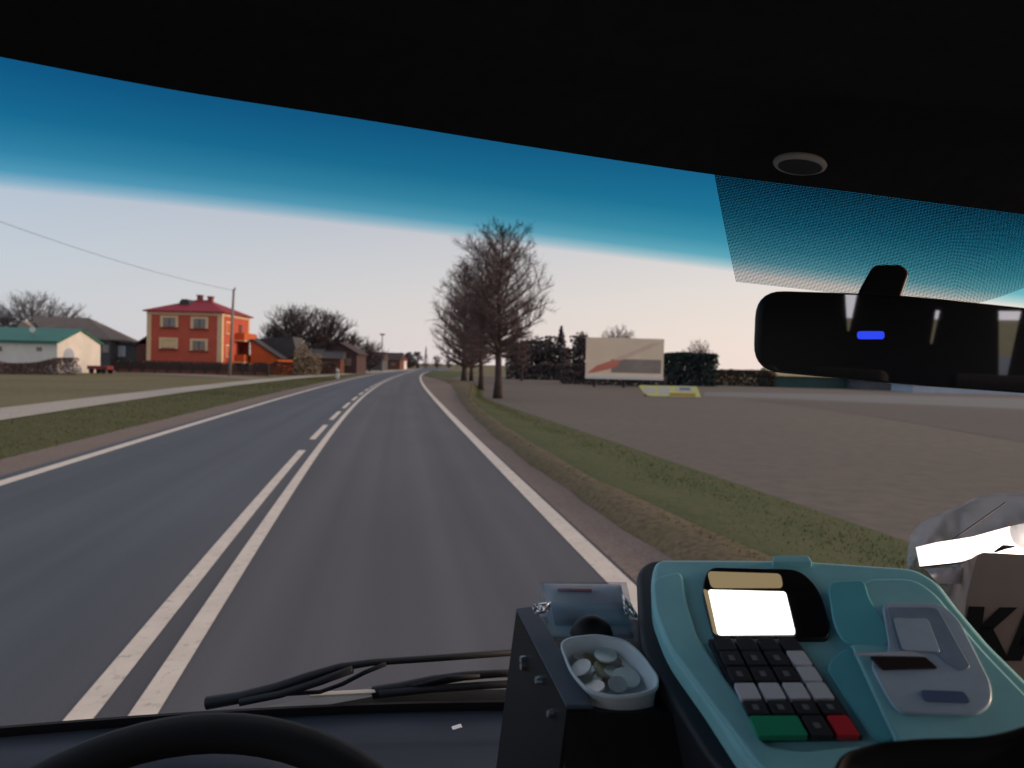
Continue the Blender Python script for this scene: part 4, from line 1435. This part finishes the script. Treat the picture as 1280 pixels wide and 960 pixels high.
def slab(name, poly, off, th, material, parent, bev=.002, r=0, seg=5, scale0=None):
    pts = round_poly(poly, r, seg) if r else poly
    ring = [PL(x, y, MO + MN * off, MN) for x, y in pts]
    mb = MB(); mb.prism(ring, -MN * th)
    o = mb.build(name, material, parent)
    if bev: bevel(o, bev, 3)
    return o


tm = empty('ticket_machine', MO - MN * .09, 'turquoise ticket machine with a lit screen, keypad and printer', 'ticket machine')
slab('casing', [(812, 698), (1130, 708), (1185, 752), (1310, 880), (1330, 1010), (958, 1010), (890, 955), (800, 812), (795, 712)], -.024, .075, M['casing'], tm, .006, [18, 20, 20, 10, 10, 10, 30, 20, 18])
cover_pts = [(818, 697), (900, 697), (1000, 698), (1146, 708), (1176, 727), (1196, 754), (1238, 803), (1330, 893), (1330, 1000), (985, 1000), (935, 955), (880, 872), (832, 806), (815, 760), (813, 722)]
slab('cover', cover_pts, 0, .026, M['teal'], tm, .007, [20, 1, 1, 22, 10, 10, 10, 10, 10, 10, 40, 10, 30, 10, 12])
# raised left lip of the cover
slab('rim', [(815, 722), (853, 712), (857, 745), (872, 795), (934, 885), (955, 930), (1000, 938), (1080, 930), (1090, 950), (1000, 985), (950, 958), (884, 872), (836, 806), (819, 762)], .005, .006, M['teal'], tm, .0035, 12)
slab('top_catch', [(966, 694), (1010, 694), (1016, 702), (966, 702)], .006, .01, M['teal'], tm, .002, 3)
dsp = slab('display', [(876, 735), (884, 708), (1000, 711), (1024, 735), (1039, 782), (1036, 797), (892, 796)], .005, .006, M['bezel'], tm, .0015, [14, 24, 26, 20, 12, 10, 12])
slab('reflection_glow', [(884, 714), (976, 717), (979, 734), (889, 734)], .0062, .001, M['screen_amber'], dsp, 0, 6)  # painted glow for the yellowish reflection above the screen
slab('reflection_glow', [(879, 736), (885.5, 738), (897, 793), (892, 790)], .0062, .001, M['screen_amber'], dsp, 0, 2)  # same painted glow along the screen's left side
slab('screen', [(885, 737), (982, 739.5), (994.5, 792), (897.5, 793)], .0066, .001, M['screen'], dsp, 0, 4)
kp = slab('keypad', [(884, 798), (996, 798), (1080, 921), (946, 923)], .004, .005, M['casing'], tm, .001, 4)


def bil(u, v):
    a, b, c, d = Vector((888, 797)), Vector((996, 797)), Vector((1078, 921)), Vector((945, 922))
    # perspective-correct enough: rows a little taller towards the user
    p = (a * (1 - u) + b * u) * (1 - v) + (d * (1 - u) + c * u) * v
    return (p.x, p.y)


rows_v = [(.0, .12), (.13, .27), (.29, .43), (.45, .61), (.63, .76), (.78, .98)]
for r_, (v0, v1) in enumerate(rows_v):
    cells = [(0.03, .24), (.28, .49), (.53, .74), (.78, .98)]
    if r_ == 5: cells = [(.03, .50), (.54, .74), (.79, .99)]
    for c_, (u0, u1) in enumerate(cells):
        mt, lbl = 'key_dark', None
        if r_ == 3 or (r_ in (1, 2) and c_ == 3): mt, lbl = 'key_grey', 'light grey key'
        if r_ == 5 and c_ == 0: mt, lbl = 'key_green', 'wide green key'
        if r_ == 5 and c_ == 2: mt, lbl = 'key_red', 'red key'
        k_ = slab('key', [bil(u0, v0), bil(u1, v0), bil(u1, v1), bil(u0, v1)], .0085, .0055, M[mt], kp, .0012, 2.5, 3)
        if lbl: k_['label'] = lbl
        if mt == 'key_dark' and r_ > 0:
            um, vm_ = (u0 + u1) / 2, (v0 + v1) / 2
            slab('key_mark', [bil(um - .03, vm_ - .025), bil(um + .03, vm_ - .025), bil(um + .03, vm_ + .025), bil(um - .03, vm_ + .025)], .0088, .0004, M['key_print'], k_, 0)
# printer side
pr_ = slab('printer_housing', [(1078, 722), (1142, 722), (1168, 738), (1230, 812), (1296, 880), (1310, 930), (1122, 932), (1108, 905), (1060, 800)], .006, .007, M['teal'], tm, .004, 16)
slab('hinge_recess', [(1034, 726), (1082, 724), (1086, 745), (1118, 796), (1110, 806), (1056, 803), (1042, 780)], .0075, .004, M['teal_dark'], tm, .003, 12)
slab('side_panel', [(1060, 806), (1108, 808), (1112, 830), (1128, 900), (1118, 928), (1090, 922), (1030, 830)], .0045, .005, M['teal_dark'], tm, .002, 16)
ld = slab('printer_lid', [(1102, 752), (1178, 754), (1200, 775), (1240, 855), (1240, 880), (1222, 893), (1125, 891), (1110, 872), (1086, 826), (1112, 815)], .0085, .003, M['lid'], pr_, .0018, 12)
slab('lid_window', [(1108, 758), (1172, 759), (1214, 834), (1200, 838), (1180, 826), (1165, 812), (1122, 812)], .0095, .0015, M['lid_dark'], ld, .0008, 6)
slab('lid_window', [(1116, 772), (1160, 773), (1176, 815), (1128, 812)], .0102, .0008, M['lid'], ld, .0004, 5)
slab('paper_slot', [(1087, 820), (1157, 821), (1172, 834), (1103, 836)], .0105, .002, M['slot'], ld, .0005, 2)
slab('slot_edge', [(1066, 817), (1140, 813), (1157, 820), (1087, 819)], .0095, .002, M['key_grey'], ld, .0005, 3)
slab('label_print', [(1150, 862), (1205, 864), (1214, 878), (1156, 876)], .0095, .0008, M['lid_blue'], ld, .0003, 5)

# ------------------------------------------------------------------ tray, tub, coins, sleeve
TO = P(735, 850, .63)
TN = Vector((-.06, -.30, .95)).normalized()
tray = empty('cash_tray', TO - TN * .12, 'black cash tray with steel bolts left of the ticket machine', 'tray')


def tpl(px, py, off=0.0):
    return PL(px, py, TO + TN * off, TN)


mb = MB()
ring = [tpl(x, y, -.006) for x, y in [(645, 760), (668, 757), (742, 882), (708, 882)]]
mb.prism(ring, -TN * .004)
bevel(mb.build('top_rail', M['rail'], tray), .0012)
# left side plate: vertical sheet below the rail's outer edge
a, b = tpl(645, 760, -.006), tpl(708, 882, -.006)
mb = MB()
dn = Vector((-.10, -.02, -1)).normalized()
sd = (b - a).cross(dn).normalized()
if (EYE - a).dot(sd) < 0: sd = -sd
mb.prism([a - TN * .004, b - TN * .004, b + dn * .17, a + dn * .17], -sd * .004)
sp_ = mb.build('side_plate', M['black'], tray)
for (px, py) in ((655.5, 824), (656, 833), (675, 850), (690, 892)):
    # bolts on the plate
    q = PL(px, py, a, sd)
    mb = MB(); mb.tube([q - sd * .001, q + sd * .004], [.0040, .0030], 10)
    mb.build('bolt', M['steel'], sp_)
c = tpl(735, 882, -.006); d_ = tpl(900, 893, -.02)
mb = MB()
mb.prism([b - TN * .006, d_, d_ + Vector((.02, 0, -.22)), b + Vector((0, -.01, -.22))], Vector((0, .012, 0)))
mb.build('front_panel', M['black'], tray)
mb = MB()
fl = [tpl(x, y, -.05) for x, y in [(655, 770), (805, 775), (905, 900), (705, 900)]]
mb.prism(fl, -TN * .006); mb.build('floor', M['black'], tray)
mb = MB()
kc = P(739, 799, .706)
rings = []
for j in range(9):
    a_ = j / 8 * math.pi / 2
    rings.append([kc + Vector((.0205 * math.cos(a_) * math.cos(q * math.pi / 10), .014 * math.cos(a_) * math.sin(q * math.pi / 10), .0225 * math.sin(a_))) for q in range(20)])
rings.insert(0, [p + Vector((0, 0, -.05)) for p in rings[0]])
mb.loft(rings)
mb.build('knob', M['black'], tray, smooth=True)

rim = round_poly([(699, 803), (712, 796), (745, 792), (782, 799), (803, 817), (824, 846), (823, 860), (798, 869), (765, 871), (733, 862), (712, 838)], 12, 4)
ro = [tpl(x, y) for x, y in rim]
cen = sum(ro, Vector()) / len(ro)
def shr(k, dz): return [cen + (p - cen) * k - TN * dz for p in ro]
mb = MB()
mb.loft([shr(1.0, .003), shr(1.0, 0), shr(.955, 0), shr(.93, .004), shr(.84, .018), shr(.72, .031), shr(.5, .032), shr(.1, .032)], False, True)
mb.loft([shr(1.0, .003), shr(.95, .005), shr(.92, .022), shr(.84, .050), shr(.1, .051)], False, True)
tub = mb.build('coin_tub', M['tub'], None, recalc=True, smooth=True)
tag(tub, 'rounded white plastic tub of coins standing in the black tray', 'tub')
rnd = random.Random(3)
CL = ['brass coin lying against the back of the white tub', 'big silver coin standing on edge in the tub', 'pale silver coin at the front left of the tub', 'small dull coin under the big silver one in the tub',
      'brass coin in the middle of the tub', 'silver coin lying flat at the right of the tub', 'tiny silver coin by the front rim of the tub', 'tilted silver coin against the left wall of the tub', 'silver coin at the back right of the tub']
spots = [(742, 825, .010, 'coin_gold', (.3, -.5, .8)), (771, 827, .0110, 'coin_silver', (-.2, -.75, .6)), (738, 846, .0115, 'coin_silver', (-.25, -.35, .9)), (766, 842, .008, 'coin_silver', (.2, -.2, .9)),
         (755, 838, .010, 'coin_gold', (.35, -.3, .85)), (783, 848, .0115, 'coin_silver', (.1, -.35, .93)), (772, 856, .008, 'coin_silver', (0, -.5, .86)), (727, 836, .0095, 'coin_silver', (-.4, -.3, .8)), (757, 820, .010, 'coin_silver', (0, -.3, .95)),
         (752, 852, .0105, 'coin_silver', (.2, -.6, .8)), (789, 834, .0095, 'coin_silver', (.3, -.2, .9)), (728, 822, .010, 'coin_silver', (.3, -.2, .9)), (784, 820, .009, 'coin_silver', (.1, -.5, .85)), (744, 860, .0085, 'coin_silver', (-.2, -.2, .95))]
CL += ['silver coin tilted at the front middle of the tub', 'silver coin near the right wall of the tub', 'silver coin in the back left corner of the tub', 'small silver coin in the back right corner of the tub', 'small silver coin touching the front wall of the tub']
for i, (px, py, r_, mt, nn) in enumerate(spots):
    nn = Vector(nn).normalized()
    q = tpl(px, py, -.020 + .0011 * (i % 9))
    t1 = nn.orthogonal().normalized(); t2 = nn.cross(t1)
    mb = MB(); mb.prism([q + r_ * (math.cos(2 * math.pi * k / 28) * t1 + math.sin(2 * math.pi * k / 28) * t2) for k in range(28)], nn * .0020)
    o = bevel(mb.build('coin', M[mt]), .0004, 2)
    tag(o, CL[i], 'coin', 'coins in the white tub')

# card in a clear sleeve behind the tub
SD = .735
sl_ = empty('document_sleeve', P(730, 790, SD), 'clear plastic sleeve with a printed paper card behind the coin tub', 'document sleeve')


def sgrid(quad, nx, ny, amp, off, seed):
    rnd = random.Random(seed)
    ph = [rnd.random() * 6.28 for _ in range(4)]
    rows = []
    for j in range(ny + 1):
        v = j / ny
        r = []
        for i in range(nx + 1):
            u = i / nx
            a, b, c, d = [Vector((*q[:2], q[2])) for q in quad]
            p = (a * (1 - u) + b * u) * (1 - v) + (d * (1 - u) + c * u) * v
            dd = p.z + off + amp * (math.sin(u * 9 + ph[0] + v * 3) * .5 + math.sin(v * 11 + ph[1] - u * 5) * .5 + (rnd.random() - .5) * .3)
            r.append(P(p.x, p.y, dd))
        rows.append(r)
    return rows


def sheet(name, rows, material, parent, th=.0006, smooth=True):
    nj, ni = len(rows), len(rows[0])
    mb = MB()
    mb.add([p for r in rows for p in r], [(j * ni + i, j * ni + i + 1, (j + 1) * ni + i + 1, (j + 1) * ni + i) for j in range(nj - 1) for i in range(ni - 1)])
    o = mb.build(name, material, parent, recalc=False, smooth=smooth)
    so = o.modifiers.new('thickness', 'SOLIDIFY'); so.thickness = th
    return o


sheet('card', sgrid([(680, 730, .775), (776, 731, .775), (792, 800, .705), (688, 800, .705)], 8, 8, .0015, 0, 1), M['paper'], sl_)
sheet('print', sgrid([(697, 736, .768), (740, 736.5, .768), (740, 740, .764), (697, 739.5, .764)], 2, 1, 0, -.001, 2), M['paper_red'], sl_)
sheet('print', sgrid([(688, 753, .751), (782, 754, .751), (788, 782, .7225), (694, 782, .7225)], 4, 3, .0006, -.0016, 3), M['paper_grey'], sl_)
sheet('film', sgrid([(672, 727, .770), (783, 728, .770), (800, 803, .700), (676, 800, .700)], 16, 14, .0012, -.006, 4), M['film'], sl_)
sheet('crease', sgrid([(664, 756, .715), (688, 752, .712), (688, 764, .71), (668, 768, .712)], 5, 4, .006, -.01, 6), M['film_bright'], sl_)
sheet('crease', sgrid([(777, 742, .715), (790, 756, .71), (797, 772, .705), (781, 768, .71)], 5, 5, .006, -.01, 7), M['film_bright'], sl_)

# ------------------------------------------------------------------ carton, plastic bag, armrest on the right
bx = empty('cardboard_box', P(1300, 800, .80), 'brown cardboard box with big black letters beside the ticket machine', 'box')
co, cn = P(1250, 760, .80), Vector((-.35, -.88, .32)).normalized()
fr_ = [PL(x, y, co, cn) for x, y in round_poly([(1222, 690), (1420, 700), (1400, 870), (1196, 862), (1208, 745)], [10, 6, 3, 3, 8], 4)]
mb = MB(); mb.prism(fr_, -cn * .16); bevel(mb.build('body', M['carton'], bx), .003)


def stroke(mb, pts):
    mb.prism([PL(x, y, co + cn * .0012, cn) for x, y in pts], -cn * .0008)


mb = MB()
stroke(mb, [(1211, 758), (1231, 758.5), (1222, 826), (1200, 826)])                     # stem of the K
stroke(mb, [(1250, 759), (1272, 759.5), (1241, 787), (1226, 787), (1228, 780)])         # upper arm
stroke(mb, [(1226, 783), (1240, 783), (1262, 826), (1240, 826), (1224, 796)])           # leg
mb.build('letter', M['ink'], bx)
mb = MB()
stroke(mb, [(1283, 760), (1302, 760), (1277, 826), (1256, 826)])
stroke(mb, [(1289, 760), (1306, 760), (1332, 828), (1308, 827)])
stroke(mb, [(1276, 797), (1310, 798), (1316, 809), (1272, 808)])
mb.build('letter', M['ink'], bx)

bag = empty('plastic_bag', P(1230, 700, .93), 'crumpled clear plastic bag with bright glints behind the cardboard box', 'bag')
rnd = random.Random(9)
top_ = [(1134, 700), (1136, 668), (1158, 652), (1182, 636), (1215, 624), (1255, 617), (1300, 613), (1360, 622), (1420, 660)]
rows = []
for j in range(25):
    v = j / 24
    r = []
    for i in range(65):
        u = i / 64 * (len(top_) - 1); k = min(int(u), len(top_) - 2); f = u - k
        x = top_[k][0] * (1 - f) + top_[k + 1][0] * f; y = top_[k][1] * (1 - f) + top_[k + 1][1] * f
        yb = 745
        r.append(P(x + 1.5 * math.sin(v * 5 + i * .3), y + (yb - y) * v + 2 * math.sin(i * .31) * (1 - v), .99 - .07 * math.sin(v * 2.2) + .008 * math.sin(i * .22 + v * 5) + .002 * math.sin(i * .8 - v * 9)))
    rows.append(r)
sheet('film', rows, M['bag_film'], bag)


def facet(name, poly, depth, to_dir, material):
    """sheet facing so that it mirrors the sky in direction to_dir to the eye"""
    c = Vector((sum(p[0] for p in poly) / len(poly), sum(p[1] for p in poly) / len(poly)))
    o = P(c.x, c.y, depth)
    nn = (to_dir.normalized() - ray(c.x, c.y).normalized()).normalized()
    mb = MB(); mb.prism([PL(x, y, o, nn) for x, y in poly], -nn * .0008)
    return mb.build(name, material, bag, smooth=False)


SKYW = Vector((.97, .11, .25))


facet('fold', [(1145, 684), (1170, 678), (1215, 671), (1262, 658), (1290, 652), (1340, 656), (1340, 698), (1225, 700), (1150, 708)], .90, Vector((.96, .11, .36)), M['film_bright'])
facet('fold', [(1156, 711), (1222, 707), (1216, 724), (1206, 730), (1172, 729)], .87, Vector((.95, .11, .42)), M['film_bright'])
mb = MB(); mb.tube([P(1178, 683, .89), P(1212, 660, .89), P(1257, 628, .885)], [.0007, .0012, .0009], 6); mb.build('crease', M['film_bright'], bag)
mb = MB(); mb.tube([P(1150, 709, .885), P(1190, 704, .88), P(1224, 699, .88)], [.0008, .0016, .0012], 6); mb.tube([P(1243, 690, .88), P(1255, 684, .88), P(1268, 683, .88)], [.001, .003, .001], 6); mb.build('crease', M['casing'], bag)

# dark rounded armrest in the lower right corner
arm = MB()
ao = P(1170, 950, .44)
an = Vector((-.05, -.45, .89)).normalized()
out_ = [(1040, 960), (1050, 940), (1095, 927), (1150, 922), (1225, 920), (1258, 914), (1320, 894), (1360, 960), (1360, 1080), (1040, 1080)]
ro = [PL(x, y, ao, an) for x, y in round_poly(out_, [14, 14, 10, 10, 20, 20, 10, 10, 20, 20], 5)]
ce_ = sum(ro, Vector()) / len(ro)
def sh2(k, dz): return [ce_ + (p - ce_) * k - an * dz for p in ro]
arm.loft([sh2(1.0, .06), sh2(1.0, .008), sh2(.985, .002), sh2(.96, 0), sh2(.93, .002), sh2(.90, .010), sh2(.5, .014), sh2(.1, .014)], True, True)
o = arm.build('armrest', M['arm'], None, smooth=True)
tag(o, 'black rounded armrest in the lower right corner before the ticket machine', 'armrest')
